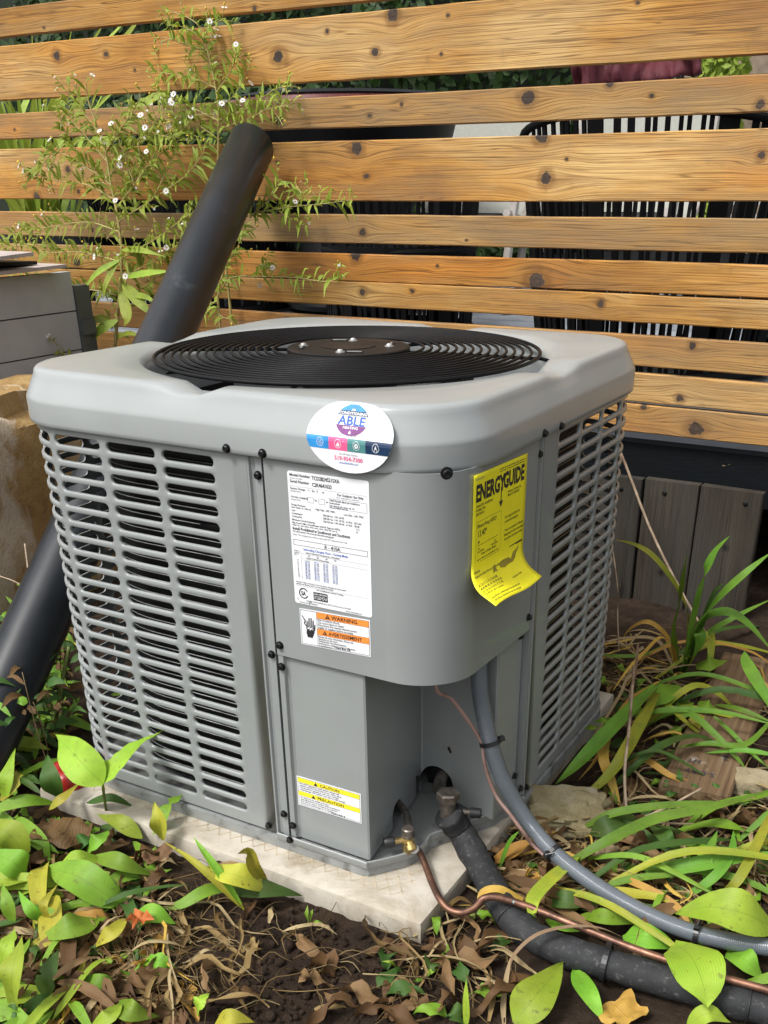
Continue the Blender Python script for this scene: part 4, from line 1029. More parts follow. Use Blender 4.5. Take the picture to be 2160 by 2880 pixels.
# logo
LC = -.0155; LR = .0185
def halfdisc(c_lo, c_hi, ink):
    n = 10; v = []; f = []
    for j in range(n+1):
        c = c_lo+(c_hi-c_lo)*j/n; w = math.sqrt(max(0, LR**2-((c-LC)*1.15)**2))
        for i in range(5): v.append((-w+2*w*i/4, c))
    for j in range(n):
        for i in range(4): f.append((j*5+i, (j+1)*5+i, (j+1)*5+i+1, j*5+i+1))
    P.put(ink, v, f, .0002)
halfdisc(LC-.0160, LC-.0095, M_BLUE); halfdisc(LC-.0095, LC-.0050, M_NAVY); halfdisc(LC+.0055, LC+.0160, M_PURPLE)
P.text('AIR', 0, LC-.0094, .0034, M_WHITE, .02, 'CENTER', lift=.0005); P.text('CONDITIONING', 0, LC-.0056, .0040, M_WHITE, .025, 'CENTER', 1.08, lift=.0005)
P.text('ABLE', 0, LC+.0048, .0125, M_ABLE, .022, 'CENTER', 1.12); P.text('HEATING', 0, LC+.0090, .0036, M_WHITE, .02, 'CENTER', 1.15, lift=.0005)
P.poly([(-.0010, LC+.0140), (.0010, LC+.0140), (.0014, LC+.0128), (.0002, LC+.0104), (-.0013, LC+.0125)][::-1], M_WHITE, .0005)
P.rect(-.024, .021, LC-.0046, LC-.0044, M_GREYINK); P.rect(-.021, .025, LC+.0053, LC+.0055, M_GREYINK)
msg = 'EXCELLENCE IN HOME COMFORT'
for k, ch in enumerate(msg):
    t = R(160-140*k/(len(msg)-1)); v, f = text2d(ch, .0026, .01, 'CENTER'); rt = R(70-140*k/(len(msg)-1)); rr_ = .0198
    P.put(M_GREYINK, [(rr_*math.cos(t)+x*math.cos(-rt)+y*math.sin(-rt)*-1*-1, LC+rr_*.87*math.sin(t)-(y*math.cos(rt)-x*math.sin(rt)*-1*-1)) for x, y in v], f, .0003)
P.text('For 24 Hour Service', 0, .0190, .0026, M_GREYINK, .008, 'CENTER'); P.text('519-954-7300', 0, .0245, .0058, M_PINK, .02, 'CENTER', 1.02); P.text('www.AbleAirEtc.com', 0, .0278, .0026, M_ABLE, .008, 'CENTER')
P.done(o)
# yellow energy label on the right-hand face, lower end curling away
EW, EH = .1352, .150
def eg(a, s, l):
    k = 36.0; cap = 1.30; t = max(0, s-.094-.006*(a/EW)); out = 0; dz = s
    if t > 0:
        th = min(t*k, cap); rest = max(0, t-cap/k); out = (1-math.cos(th))/k+rest*math.sin(cap); dz = s-t+math.sin(th)/k+rest*math.cos(cap)
    wob = .0030*math.sin(a/EW*5+1)*min(1, t/.05)
    return (.0011+out+l*.8, .0512+a-.42*t, .4812-.0052*a/EW-dz+wob+l*.5*min(1, t/.02))
vs = []; fs = []; NX_, NS_ = 16, 36
for j in range(NS_+1):
    for i in range(NX_+1): vs.append(eg(EW*i/NX_, EH*j/NS_, 0))
for j in range(NS_):
    for i in range(NX_): a = j*(NX_+1)+i; fs.append((a, a+NX_+1, a+NX_+2, a+1))
o = mesh_obj('energy_label', vs, fs, M_EG, ac, True); md = o.modifiers.new('t', 'SOLIDIFY'); md.thickness = .0003; md.offset = 0; o['label'] = 'yellow energy rating label with curling lower edge'
P = Print(eg)
P.text('ENERGY', .0050, .0280, .0235, I, .045, sx=.80); P.text('GUIDE', .0725, .0272, .0235, I, .045, sx=.80)
P.rect(.0665, .0690, .0240, .0400, I); P.poly([(.0625, .0395), (.0730, .0395), (.0678, .0465)][::-1], I, .0003)
P.text('U.S. Government', .004, .0060, .0028, G_); P.lines(.062, .128, .0055, .0012, I, 41); P.lines(.062, .128, .0080, .0012, I, 42)
for k, s in enumerate(('Central Air Conditioner', 'Cooling Only', 'Split System')): P.text(s, .0055, .0345+k*.0042, .0042, I, .012)
P.text('Johnson Controls, Inc.', .085, .0345, .0040, I, .01); P.text('Model TCD2B24S21', .085, .0385, .0038, I, .01)
P.frame(.0075, .0705, .0500, .0950, .0004, I); P.text('Efficiency Rating (SEER2)*', .010, .0570, .0056, I, .008, sx=.82); P.text('13.40*', .0115, .0670, .0100, I, .012, sx=.85)
P.rect(.012, .062, .0760, .0765, I); P.poly([(.0125, .0715), (.0175, .0715), (.015, .0750)][::-1], I)
for k in range(6): P.rect(.0135+k*.0092, .0140+k*.0092, .0745, .0765, I)
P.text('13.4', .0125, .0810, .0032, I); P.text('22.2', .053, .0810, .0032, I); P.text('Least Efficient', .0125, .0840, .0030, I); P.text('Most Efficient', .047, .0840, .0030, I); P.text('Range of Similar Models', .022, .0880, .0038, I); P.lines(.012, .066, .0925, .0014, I, 44)
for k, s in enumerate(('For energy cost info, visit', 'productinfo.energy.gov', '', '*Your air conditioner’s efficiency', 'Rating may be better depending on', 'the coil your contractor installs.')): P.text(s, .080, .0620+k*.0050, .0042, I, .01, sx=.92)
P.rect(.004, .1310, .0970, .0992, I, n=6)
P.text('Notice', .0065, .1055, .0050, I, .006); P.text('Federal law allows this unit to be installed only in:', .0065, .1100, .0040, I, .008, sx=.95)
for k, s in enumerate(('AK, CO, CT, IA, ID, IL, IN, KS, MA,', 'ME, MI, MN, MO, MT, ND, NE, NH, NJ,', 'NY, OH, OR, PA, RI, SD, UT, VT, WA,', 'WI, WV, WY and U.S. territories.')): P.text(s, .0065, .1200+k*.0042, .0040, I, .01, sx=.85)
M_OLIVE = simple('print_olive', (.25, .21, .02), .5)
P.poly([(.068, .1080), (.080, .1068), (.095, .1078), (.100, .1105), (.107, .1055), (.118, .1035), (.121, .1015), (.122, .1045), (.115, .1085), (.112, .1120), (.104, .1145), (.092, .1140), (.080, .1150), (.070, .1130)][::-1], M_OLIVE)
P.poly([(.052, .1080), (.058, .1065), (.0595, .1120), (.063, .1150), (.056, .1135), (.050, .1150)][::-1], M_OLIVE)
P.text('Energy Efficiency Standards apply to this unit under state', .0065, .1405, .0038, I, .008, sx=.92); P.text('DOE Efficiency Standards. For more visit energy.gov', .0065, .1455, .0038, I, .008, sx=.92); P.text('In Northern States', .085, .1300, .0034, I)
P.done(o)

# ------------------------------------------------------------------ service valves (parts of the unit)
def hexprof(c, axis, r, h, top=.8): return lathe([(r*.92, 0), (r, .001), (r, h-.0015), (r*top, h), (r*.2, h)], c, 6, axis)
# liquid line valve, brass
LV = Vector((-.0735, .0440, .0200))
v, f = lathe([(.006, -.020), (.0075, -.018), (.0075, .004), (.006, .006)], LV, 14); lvb = mesh_obj('liquid_valve', v, f, M_BRASS, ac, angle=35)
v, f = lathe([(.0088, 0), (.0088, .0022), (.0080, .0026), (.0080, .0105), (.0066, .0120), (.001, .0122)], LV+Vector((0, 0, .005)), 12); mesh_obj('valve_cap', v, f, M_DULL, lvb, angle=30)
mesh_obj('inlet_tube', *tube(catmull([LV+Vector((0, .002, 0)), LV+Vector((-.012, .022, .003)), LV+Vector((-.030, .045, .005)), LV+Vector((-.060, .065, .006))], 12), .0048, 10), M_DULL, lvb)
tp = Vector((-.0955, .0235, .0195)); d = (tp-LV).normalized()
v, f = lathe([(.0052, .002), (.0052, .008), (.0040, .0085), (.0040, .020)], LV, 10, d); mesh_obj('port', v, f, M_BRASS, lvb, angle=30)
v, f = lathe([(.0062, .018), (.0068, .019), (.0068, .029), (.0058, .0310), (.002, .0312)], LV, 16, d); mesh_obj('port_cap', v, f, M_RUBBER, lvb, angle=30)
ld = Vector((.52, -.40, -.62)).normalized()
v, f = lathe([(.0062, 0), (.0062, .008), (.0074, .0085), (.0074, .0145), (.0055, .016)], LV, 12, ld); mesh_obj('outlet', v, f, M_BRASS, lvb, angle=30)
# suction line valve
SV = Vector((-.0490, .1030, .0400))
v, f = lathe([(.0085, -.022), (.0105, -.020), (.0105, .010), (.009, .012)], SV, 16); svb = mesh_obj('suction_valve', v, f, M_DULL, ac, angle=35)
v, f = lathe([(.0140, 0), (.0150, .001), (.0150, .0105), (.0128, .0125), (.002, .0128)], SV+Vector((0, 0, .012)), 6); mesh_obj('valve_cap', v, f, M_DULL, svb, angle=30)
mesh_obj('inlet_tube', *tube(catmull([SV+Vector((0, .004, .002)), SV+Vector((-.024, .030, -.004)), SV+Vector((-.042, .058, -.006)), SV+Vector((-.052, .100, -.006))], 12), .0088, 12), M_DULL, svb)
d = Vector((.86, .40, -.05)).normalized()
v, f = lathe([(.0056, .006), (.0056, .014), (.0040, .015), (.0040, .030)], SV+Vector((0, 0, -.004)), 12, d); mesh_obj('port', v, f, M_DULL, svb, angle=30)
v, f = lathe([(.0060, .028), (.0068, .029), (.0068, .041), (.0056, .043), (.002, .0432)], SV+Vector((0, 0, -.004)), 16, d); mesh_obj('port_cap', v, f, M_RUBBER, svb, angle=30)

# ------------------------------------------------------------------ lines leaving the unit
def B(u, v, **k): return W(RB, u, v, **k)
def X_(u, v, **k): return W(RX, u, v, **k)
# black foam insulated line
ins = catmull([SV+Vector((.003, -.006, -.006)), B(330, 700, z=.006), B(385, 800, z=-.012), B(455, 925, z=-.022), B(520, 1035, z=-.022), B(600, 1125, z=-.027), B(740, 1205, z=-.027), B(960, 1275, z=-.027), B(1200, 1345, z=-.028), B(1450, 1420, z=-.028), B(1659, 1475, z=-.028), B(1900, 1560, z=-.030), Vector((.62, .02, -.030)), Vector((.98, .06, -.030))], 130)
def insr(t): return .0180+.0006*math.sin(t*55)+.0005*math.sin(t*131+1)
iv, if_ = tube(ins, insr, 20)
iv = [Vector(p)+Vector((noise.noise(Vector(p)*120), noise.noise(Vector(p)*120+Vector((5, 0, 0))), noise.noise(Vector(p)*120+Vector((0, 9, 0)))))*.0007 for p in iv]
suc = thing('suction_line', (ins[60].x, ins[60].y, GZ), 'thick black foam insulated refrigerant line curving to the lower right', 'pipe')
mesh_obj('insulation', iv, if_, M_FOAM, suc)
for k in (44, 96):
    p = ins[k]; d = (ins[k+1]-ins[k-1]).normalized(); c = [p+q for q in []]
    h = d.cross(Vector((0, 0, 1))).normalized(); g = d.cross(h)
    mesh_obj('tape_seam', *tube([p+h*math.cos(a)*.0196+g*math.sin(a)*.0196 for a in [2*math.pi*i/28 for i in range(28)]], .0008 if k == 96 else .0006, 6, True), M_RUBBER, suc)
# copper liquid line
cop = catmull([LV+ld*.012, B(150, 790, z=.000), B(178, 850, z=-.008), B(205, 920, z=-.012), B(238, 990, z=-.014), B(280, 1040, z=-.018), B(340, 1055, z=-.016), B(395, 1030, z=-.006), B(428, 995, z=.004), B(480, 988, z=.006), B(560, 1008, z=.003), B(680, 1050, z=-.001), B(800, 1098, z=-.002), B(940, 1155, z=-.002), B(1080, 1210, z=-.003), B(1240, 1265, z=-.004), B(1480, 1340, z=-.005), B(1659, 1390, z=-.005), B(1900, 1470, z=-.006), Vector((.62, .035, -.012)), Vector((.98, .075, -.020))], 190)
liq = thing('copper_line', (cop[100].x, cop[100].y, GZ), 'thin bare copper refrigerant line bending from the brass valve', 'pipe')
mesh_obj('tube', *tube(cop, .0044, 12), M_COPPER, liq)
v, f = tube(cop[2:6], .0058, 12); mesh_obj('white_collar', v, f, M_WHITE, liq)
for u_, v_, s in ((560, 1005, .0042), (640, 1040, .0030), (830, 1105, .0036), (860, 1125, .0042), (585, 1020, .003)):
    q = B(u_, v_, z=-.008); k = min(range(len(cop)), key=lambda i: (cop[i]-q).length); c = cop[k]+Vector((0, 0, .0012))
    vs, fs = lathe([(s*.4, -.0032), (s, -.001), (s*.9, .0015), (s*.4, .0028)], c, 9); vs = [Vector(p)+Vector((noise.noise(Vector(p)*700), noise.noise(Vector(p)*700+Vector((3, 0, 0))), 0))*.0012 for p in vs]; mesh_obj('verdigris_patch', vs, fs, M_VERD, liq)
# grey flexible conduit with fine ribs
cpath = catmull([Vector((-.034, .150, .262)), B(412, 60, x=-.030), B(428, 180, x=-.020), B(462, 330, x=-.004), B(510, 470, x=.012), B(575, 590, x=.030), B(650, 700, x=.054), B(745, 805, z=.000), B(870, 905, z=-.010), B(1000, 990, z=-.016), B(1150, 1070, z=-.018), B(1300, 1130, z=-.018), B(1450, 1170, z=-.016), B(1659, 1205, z=-.014), B(1900, 1230, z=-.014), Vector((.60, .20, -.026)), Vector((.98, .26, -.032))], 1900)
con = thing('electrical_conduit', (cpath[1000].x, cpath[1000].y, GZ), 'grey ribbed flexible electrical conduit from under the service panel', 'conduit')
vs, fs = tube(cpath, lambda t: .0103+.00022*math.sin(t*2*math.pi*390), 18); mesh_obj('sleeve', vs, fs, M_CONDUIT, con)
# brown control wire along the conduit
wp = catmull([Vector((-.060, .120, .262)), B(225, 80, x=-.058), B(290, 130, x=-.046), B(345, 200, x=-.034), B(400, 280, x=-.022), B(424, 330, x=-.014), B(432, 400, x=-.008), B(455, 480, x=.000), B(490, 560, x=.012), B(545, 630, x=.030), B(600, 705, x=.048), B(650, 770, z=.000), B(760, 860, z=-.016), B(905, 955, z=-.024), B(1040, 1030, z=-.026), B(1200, 1095, z=-.026), B(1330, 1125, z=-.026), B(1480, 1155, z=-.028), B(1700, 1200, z=-.028), Vector((.60, .19, -.036)), Vector((.98, .25, -.040))], 140)
wr = mesh_obj('control_wire', *tube(wp, .0024, 8), M_WIRE); tag(wr, 'thin brown control wire running beside the grey conduit', 'wire')
def cable_tie(path, k, r, w, label, tail=None, head=0.):
    p = path[k]; d = (path[k+3]-path[k-3]).normalized(); h = d.cross(Vector((0, 0, 1))).normalized(); g = h.cross(d)
    t = thing('cable_tie', p, label, 'cable tie', 'black cable ties on the lines')
    n = 28; vs = []; fs = []
    for i in range(n):
        a = 2*math.pi*i/n
        for (rr, o_) in ((r, -w/2), (r, w/2), (r+.0013, w/2), (r+.0013, -w/2)): vs.append(p+h*math.cos(a)*rr+g*math.sin(a)*rr+d*o_)
    for i in range(n):
        for j in range(4): fs.append((i*4+j, i*4+(j+1) % 4, ((i+1) % n)*4+(j+1) % 4, ((i+1) % n)*4+j))
    mesh_obj('strap', vs, fs, M_TIE, t, False)
    c = p+h*math.cos(head)*(r+.003)+g*math.sin(head)*(r+.003); rad = (h*math.cos(head)+g*math.sin(head))
    b = MB(); b.bar(c-rad*.0030, c+rad*.0034, w*1.5, .0062, up=d); b.build('lock_head', M_TIE, t, False)
    if tail: b = MB(); b.bar(c+rad*.003, c+rad*.0032+Vector(tail), w*.8, .0012, up=d); b.build('tail', M_TIE, t, False)
def near(path, q): return min(range(3, len(path)-3), key=lambda i: (path[i]-q).length)
cable_tie(cpath, near(cpath, B(470, 305, x=-.008)), .0122, .0050, 'black cable tie near the top of the grey conduit', head=2.7)
cable_tie(cpath, near(cpath, B(735, 795, z=.002)), .0118, .0050, 'black cable tie at the middle of the grey conduit', (.010, .004, .004), head=.3)
cable_tie(cpath, near(cpath, B(1355, 1150, z=-.018)), .0118, .0054, 'black cable tie on the conduit beside the big pale leaf', (.003, .006, .010), head=1.2)
cable_tie(ins, near(ins, B(970, 1260, z=-.027)), .0203, .0058, 'black cable tie round the black insulated line', head=1.7)

# ------------------------------------------------------------------ leaning black pipe
T1 = at(707, 410, y=1.048); q = at(216, 1504, d=1.62); dv = (q-T1); B1 = T1+dv*((GZ+.02-T1.z)/dv.z)
ax = (T1-B1).normalized(); T1 = T1+ax*.004
L = (T1-B1).length; pr = .0465
pipe = thing('leaning_pipe', B1, 'wide black plastic pipe leaning against the fence behind the unit', 'pipe')
v, f = lathe([(pr-.004, 0), (pr, 0), (pr, L*.3), (pr, L*.7), (pr, L-.002), (pr-.0012, L), (pr-.0045, L), (pr-.005, L-.12), (.002, L-.121)], B1, 40, ax); mesh_obj('barrel', v, f, M_PIPE, pipe, angle=40)

# ------------------------------------------------------------------ grey planter and brown stone on the left
M_GBOX = simple('grey_painted_board', (.40, .405, .415), .6, var=.1, vs=12, bump=.3, bs=120)
M_GBOX2 = simple('planter_bracket', (.085, .095, .095), .45, var=.2, vs=20)
xp = -1.45
zt, zs, zb_ = W(RP, 640, 390, x=xp).z, W(RP, 650, 750, x=xp).z, W(RP, 0, 1200, x=xp).z
yc = W(RP, 660, 600, x=xp).y
plt = thing('planter_box', (xp-.3, yc-.45, .0), 'grey painted wooden planter box at the left below the flowering plant', 'planter')
dz = zt-zs
for k in range(3):
    z1 = zt-k*dz; z0 = z1-dz+.003
    b = MB(); b.box(xp-.022, xp, yc-.95, yc-.002, z0, z1)
    v = [Vector(p) for p in b.v]; o = mesh_obj('board', v, b.f, M_GBOX, plt, False)
    b = MB(); b.box(xp-.55, xp-.024, yc-.95, yc-.93, z0, z1); b.build('end_board', M_GBOX, plt, False)
b = MB(); b.box(xp-.026, xp+.004, yc, yc+.045, zt-3*dz-.3, zt-.03); b.build('corner_post', M_GBOX2, plt, False)
b = MB(); b.box(xp-.010, xp+.014, yc+.004, yc+.040, zt-dz*1.6, zt-dz*1.25); b.build('bracket', M_GBOX2, plt, False)
b = MB(); b.box(xp-.55, xp-.03, yc-.92, yc, zt-dz*2.6, zt-.03); b.build('soil_fill', M_SOIL, plt, False)
M_OLDW = simple('pale_weathered_board', (.42, .36, .33), .75, var=.2, vs=25)
for k, (z, dx, a) in enumerate(((.012, .03, 2), (.028, .00, -3), (.041, .05, 4))):
    c = Vector((xp-.10+dx, yc-.25, zt+z)); d = Vector((math.sin(R(a)), math.cos(R(a)), (.02, -.03, .05)[k]))
    b = MB(); b.bar(c-d*.42, c+d*(.20-.05*k), .22, .007); o = b.build('old_board', M_OLDW if k % 2 == 0 else M_INNER, None, False)
    tag(o, ('pale warped board lying lowest on the planter box', 'dark thin board between two pale ones on the planter', 'pale warped board lying topmost on the planter box')[k], 'board')

def stone_mat(name, a, b_, c_, sc=14, streak=None):
    mt, nt, bs, o = newmat(name); c = coords(nt)
    base = ramp(nt, noi(nt, c, sc, 9, .68, .5), [(.25, a), (.5, b_), (.75, c_)])
    if streak:
        st = noi(nt, coords(nt, scale=(9, 9, 2.2)), 1.0, 6, .6, .8); base = mix(nt, ramp(nt, st, [(.55, 0.), (.63, .8)]), base, streak)
    pit = noi(nt, c, 70, 6, .7); base = mix(nt, ramp(nt, pit, [(.6, 0.), (.72, .6)]), base, tuple(x*.35 for x in a))
    lk(nt, base, bs.inputs['Base Color']); bs.inputs['Roughness'].default_value = .85
    h = val(nt, 'ADD', noi(nt, c, 30, 8, .7), noi(nt, c, 140, 5, .7)); bumpn(nt, h, bs, .8, .004); return mt
def rock(name, c, size, mat, seed, rot=0., sub=4, amp=.18, tilt=0., flat=.0):
    bm = bmesh.new(); bmesh.ops.create_cube(bm, size=2.0); bmesh.ops.subdivide_edges(bm, edges=bm.edges, cuts=11, use_grid_fill=True)
    M_ = Matrix.Rotation(rot, 4, 'Z') @ Matrix.Rotation(tilt, 4, 'X'); vs = []
    for vtx in bm.verts:
        p = vtx.co.copy(); r_ = (abs(p.x)**6+abs(p.y)**6+abs(p.z)**6)**(1/6); p = p/r_
        n_ = noise.fractal(p*1.6+Vector((seed, 0, 0)), 1.0, 2.0, 5)*amp + abs(noise.noise(p*5+Vector((0, seed, 0))))*amp*.25 + (noise.cell(p*2.3+Vector((seed, 1, 2)))-.5)*amp*.45
        p = p*(1+n_); p = Vector((p.x*size[0], p.y*size[1], p.z*size[2])); vtx.co = M_ @ p + Vector(c)
    me = bpy.data.meshes.new(name); bm.to_mesh(me); bm.free(); me.materials.append(mat); me.polygons.foreach_set('use_smooth', [True]*len(me.polygons)); me.set_sharp_from_angle(angle=R(32))
    return link(name, me)
M_BROWNSTONE = stone_mat('brown_stone', (.20, .115, .04), (.34, .21, .075), (.44, .31, .13), 22, (.55, .48, .38))
M_LIME = stone_mat('tan_limestone', (.17, .135, .06), (.29, .245, .13), (.40, .36, .24), 20, (.36, .33, .25))
tag(rock('garden_stone', (-1.33, .58, .145), (.145, .33, .235), M_BROWNSTONE, 3.3, R(4), amp=.11), 'large brown weathered stone slab behind the leaning pipe at the left', 'stone')
p = B(800, 640, z=GZ+.012); tag(rock('garden_stone', p, (.062, .040, .024), M_LIME, 8.1, R(24), amp=.24, tilt=R(9)), 'flat tan limestone rock beside the right corner of the pad', 'stone')
p = B(955, 825, z=GZ+.010); tag(rock('garden_stone', p, (.017, .015, .015), stone_mat('clod_stone', (.12, .085, .04), (.20, .15, .08), (.28, .22, .13), 40), 2.2, .4, amp=.2), 'small round pitted brown stone behind the grey conduit', 'stone')
p = W(RC, 1540, 2010, z=GZ+.014); tag(rock('garden_stone', p, (.030, .022, .018), stone_mat('pebble', (.22, .17, .09), (.30, .25, .15), (.36, .31, .20), 25), 4.4, .2, amp=.06), 'smooth tan cobble at the right edge beside the loose lumber', 'stone')
# loose lumber
A = [W(RC, u, v, z=GZ+.030) for u, v in ((800, 2000), (1370, 2105), (1659, 1320), (1230, 1120))]
dl = ((A[3]-A[0])+(A[2]-A[1])).normalized(); ds = dl.cross(Vector((0, 0, 1))).normalized(); c0_ = (A[0]+A[1])*.5; wl = .098; Ll = ((A[3]-A[0]).length+(A[2]-A[1]).length)/2+.12
lum = thing('loose_lumber', c0_+dl*Ll*.5-Vector((0, 0, .034)), 'weathered loose lumber offcut lying on the soil at the right', 'lumber')
def lumber_mesh():
    n = 16; vs = []; fs = []; ch = .003
    prof = [(-wl/2+ch, 0), (wl/2-ch, 0), (wl/2, -ch), (wl/2, -.034), (-wl/2, -.034), (-wl/2, -ch)]
    for i in range(n+1):
        for (s, z) in prof: vs.append(c0_+dl*Ll*i/n+ds*s+Vector((0, 0, z+.0008*noise.noise(Vector((i*.6, s*40, 2))))))
    for i in range(n):
        for j in range(6): fs.append((i*6+j, (i+1)*6+j, (i+1)*6+(j+1) % 6, i*6+(j+1) % 6))
    fs += [tuple(range(6)), tuple(n*6+j for j in range(6))[::-1]]; return vs, fs
v, f = lumber_mesh()
M_LUM = None
def lumber_mat():
    mt, nt, b, o = newmat('lumber_wood'); tc = nd(nt, 'TexCoord'); mp = nd(nt, 'Mapping'); mp.vector_type = 'POINT'
    mp.inputs['Rotation'].default_value = (0, 0, -math.atan2(dl.y, dl.x)); lk(nt, tc.outputs['Object'], mp.inputs[0])
    m2 = nd(nt, 'Mapping'); m2.inputs['Scale'].default_value = (5, 130, 60); lk(nt, mp.outputs[0], m2.inputs[0])
    g = noi(nt, m2.outputs[0], 1.0, 5, .6, .4); base = ramp(nt, g, [(.3, (.055, .030, .014)), (.5, (.13, .08, .038)), (.7, (.20, .135, .072))])
    m3 = nd(nt, 'Mapping'); m3.inputs['Scale'].default_value = (40, 90, 1); lk(nt, mp.outputs[0], m3.inputs[0])
    w = noi(nt, m3.outputs[0], 1.0, 5, .7); gate = noi(nt, tc.outputs['Object'], 9, 2)
    base = mix(nt, val(nt, 'MULTIPLY', ramp(nt, w, [(.55, 0.), (.62, .9)]), ramp(nt, gate, [(.56, 0.), (.62, 1.)])), base, (.55, .50, .45))
    lk(nt, base, b.inputs['Base Color']); b.inputs['Roughness'].default_value = .8; bumpn(nt, g, b, .5, .0015); return mt
mesh_obj('board', v, f, lumber_mat(), lum, False)
P = Print(lambda a, c, l: tuple(c0_+dl*c+ds*a*-1+Vector((0, 0, .0012+l))))
M_STAMP = simple('stamp_ink', (.035, .04, .06), .8, var=.4, vs=200)
P.text('S-DRY', -.02, .055, .016, M_STAMP, .0, sx=1.0); P.text('HT', .006, .085, .015, M_STAMP, .0); P.text('2', -.03, .115, .02, M_STAMP, .0); P.done(lum, 'stamp')

# ------------------------------------------------------------------ vegetation
def leaf_geo(pts, width, up=(0, 0, 1), fold=.25, nx=12, shape='oval', wave=.0, twist=0., seed=0, ragged=0.):
    """leaf along a smooth path through pts; returns verts, faces, uvs"""
    C = catmull(pts, nx); up = Vector(up); vs = []; fs = []; uv = []; rr = random.Random(seed); L = sum((C[i+1]-C[i]).length for i in range(nx))
    ph = rr.uniform(0, 6)
    for i, p in enumerate(C):
        t = i/nx; d = (C[min(i+1, nx)]-C[max(i-1, 0)]).normalized(); s = d.cross(up)
        s = s.normalized() if s.length > 1e-4 else Vector((1, 0, 0)); nrm = s.cross(d)
        if twist: q = Matrix.Rotation(twist*t, 3, d); s = q @ s; nrm = q @ nrm
        if shape == 'oval': w = math.sin(math.pi*t**.80)**.95*(1-.25*t*t) if 0 < t < 1 else 0.; w = max(w, .07*(1-t))
        elif shape == 'blade': w = min(1, .55+t*1.6)*(1-max(0, (t-.45)/.55)**2.2)
        else: w = math.sin(math.pi*t**.7)**1.2 if 0 < t < 1 else .0; w = max(w, .08*(1-t))
        w *= width/2*(1+ragged*noise.noise(Vector((t*7, seed, 0))))
        for j in (-2, -1, 0, 1, 2):
            k = j/2; lift = fold*abs(k)*w + wave*width*math.sin(t*11+ph+(1.5 if j > 0 else 0))*k*k - .25*fold*w*k*k
            vs.append(p+s*w*k+nrm*lift); uv.append((t, k))
    for i in range(nx):
        for j in range(4): a = i*5+j; fs.append((a, a+1, a+6, a+5))
    return vs, fs, uv
def leaf(name, pts, width, mat, parent=None, **k):
    v, f, u_ = leaf_geo(pts, width, **k); return mesh_obj(name, v, f, mat, parent, True, uv=u_)
def pxw(p, px): return px*depth(p)/F         # width in metres of px photo pixels at p
def gp(reg, u, v, h=0.): return W(reg, u, v, z=GZ+h)
nleaf = [0]
def lily(reg, leaves, label, cat='plant', name='lily_plant', group='broad leaved lily plants', stem=None):
    """leaves: (points[(u,v,height)...], width in region px, material, kwargs)"""
    b = None; objs = []
    for (pp, w, mat, kw) in leaves:
        P_ = [gp(reg, *q) for q in pp]
        if b is None: b = P_[0].copy(); b.z = GZ; t = thing(name, b, label, cat, group)
        if len(P_) == 2: mid = (P_[0]+P_[1])*.5+Vector((0, 0, kw.pop('arch', .012))); P_ = [P_[0], mid, P_[1]]
        else: kw.pop('arch', 0)
        nleaf[0] += 1
        kw.setdefault('up', (.25, -.45, .85)); o = leaf('leaf', P_, pxw(P_[0], w*reg[2])*1.05, mat, t, seed=nleaf[0], wave=kw.pop('wave', .06), **kw)
    if stem:
        S = [gp(reg, *q) for q in stem]; mesh_obj('stem', *tube(catmull(S, 8), pxw(S[0], 6*reg[2]), 8), M_GSTEM, t)
    return t
lily(RA, [([(445, 500, .095), (375, 430, .118), (300, 350, .128), (240, 285, .125)], 175, L_PALE, dict(fold=.22, up=(.1, -.75, .6))),
          ([(448, 500, .095), (500, 420, .120), (590, 340, .136), (705, 262, .138)], 120, L_PALE, dict(fold=.30, up=(-.3, -.7, .6), ragged=.6))],
     'bright two-leaved lily plant standing upright before the louvered corner', stem=[(462, 632, .012), (452, 570, .05), (444, 500, .095)])
lily(RA, [([(375, 582, .03), (480, 560, .045), (590, 602, .02)], 42, L_DARK, {})], 'narrow dark leaf lying on the pad behind the upright lily stem')
lily(RA, [([(615, 735, .012), (520, 665, .030), (420, 632, .022)], 74, L_PALE, {})], 'pale lily leaf resting on the pad edge right of the upright plant')
lily(RA, [([(700, 742, .015), (690, 660, .055), (668, 576, .075)], 80, L_YEL, dict(fold=.6, up=(.2, -.8, .4))), ([(660, 720, .02), (712, 612, .05), (790, 545, .055)], 70, L_LILY, dict(ragged=1.2, up=(0, -.5, .8)))],
     'folded yellow-green leaf standing at the pad edge under the louvers')
lily(RA, [([(210, 862, .035), (340, 900, .050), (470, 985, .030), (590, 1022, .008)], 150, L_LILY, dict(fold=.35))], 'long broad green lily leaf lying left of the orange maple leaf')
lily(RA, [([(425, 1085, .022), (300, 1118, .040), (160, 1170, .018)], 118, L_LILY, dict(fold=.2))], 'oval dark-veined green leaf lying at the lower left')
lily(RA, [([(400, 812, .03), (520, 838, .045), (670, 900, .012)], 78, L_LILY, {}), ([(250, 860, .03), (350, 822, .045), (480, 830, .02)], 80, L_PALE, {})], 'pair of flat green lily leaves at middle left behind the long leaf')
lily(RA, [([(110, 830, .03), (60, 735, .06), (0, 690, .07), (-70, 660, .05)], 130, L_PALE, {})], 'broad pale leaf at the left edge above the grassy tangle')
lily(RA, [([(115, 880, .03), (50, 835, .05), (-40, 790, .05)], 130, L_LILY, {})], 'broad olive leaf at the left edge below the pale one')
lily(RA, [([(62, 1478, .02), (52, 1320, .075), (98, 1150, .085)], 125, L_PALE, dict(up=(.1, -.6, .8), fold=.35))], 'upright bright green leaf at the lower left edge')
lily(RA, [([(-10, 1330, .03), (20, 1220, .07), (65, 1120, .075)], 110, L_PALE, dict(up=(.2, -.6, .8), ragged=.9))], 'torn pale leaf at the left edge beside the upright one')
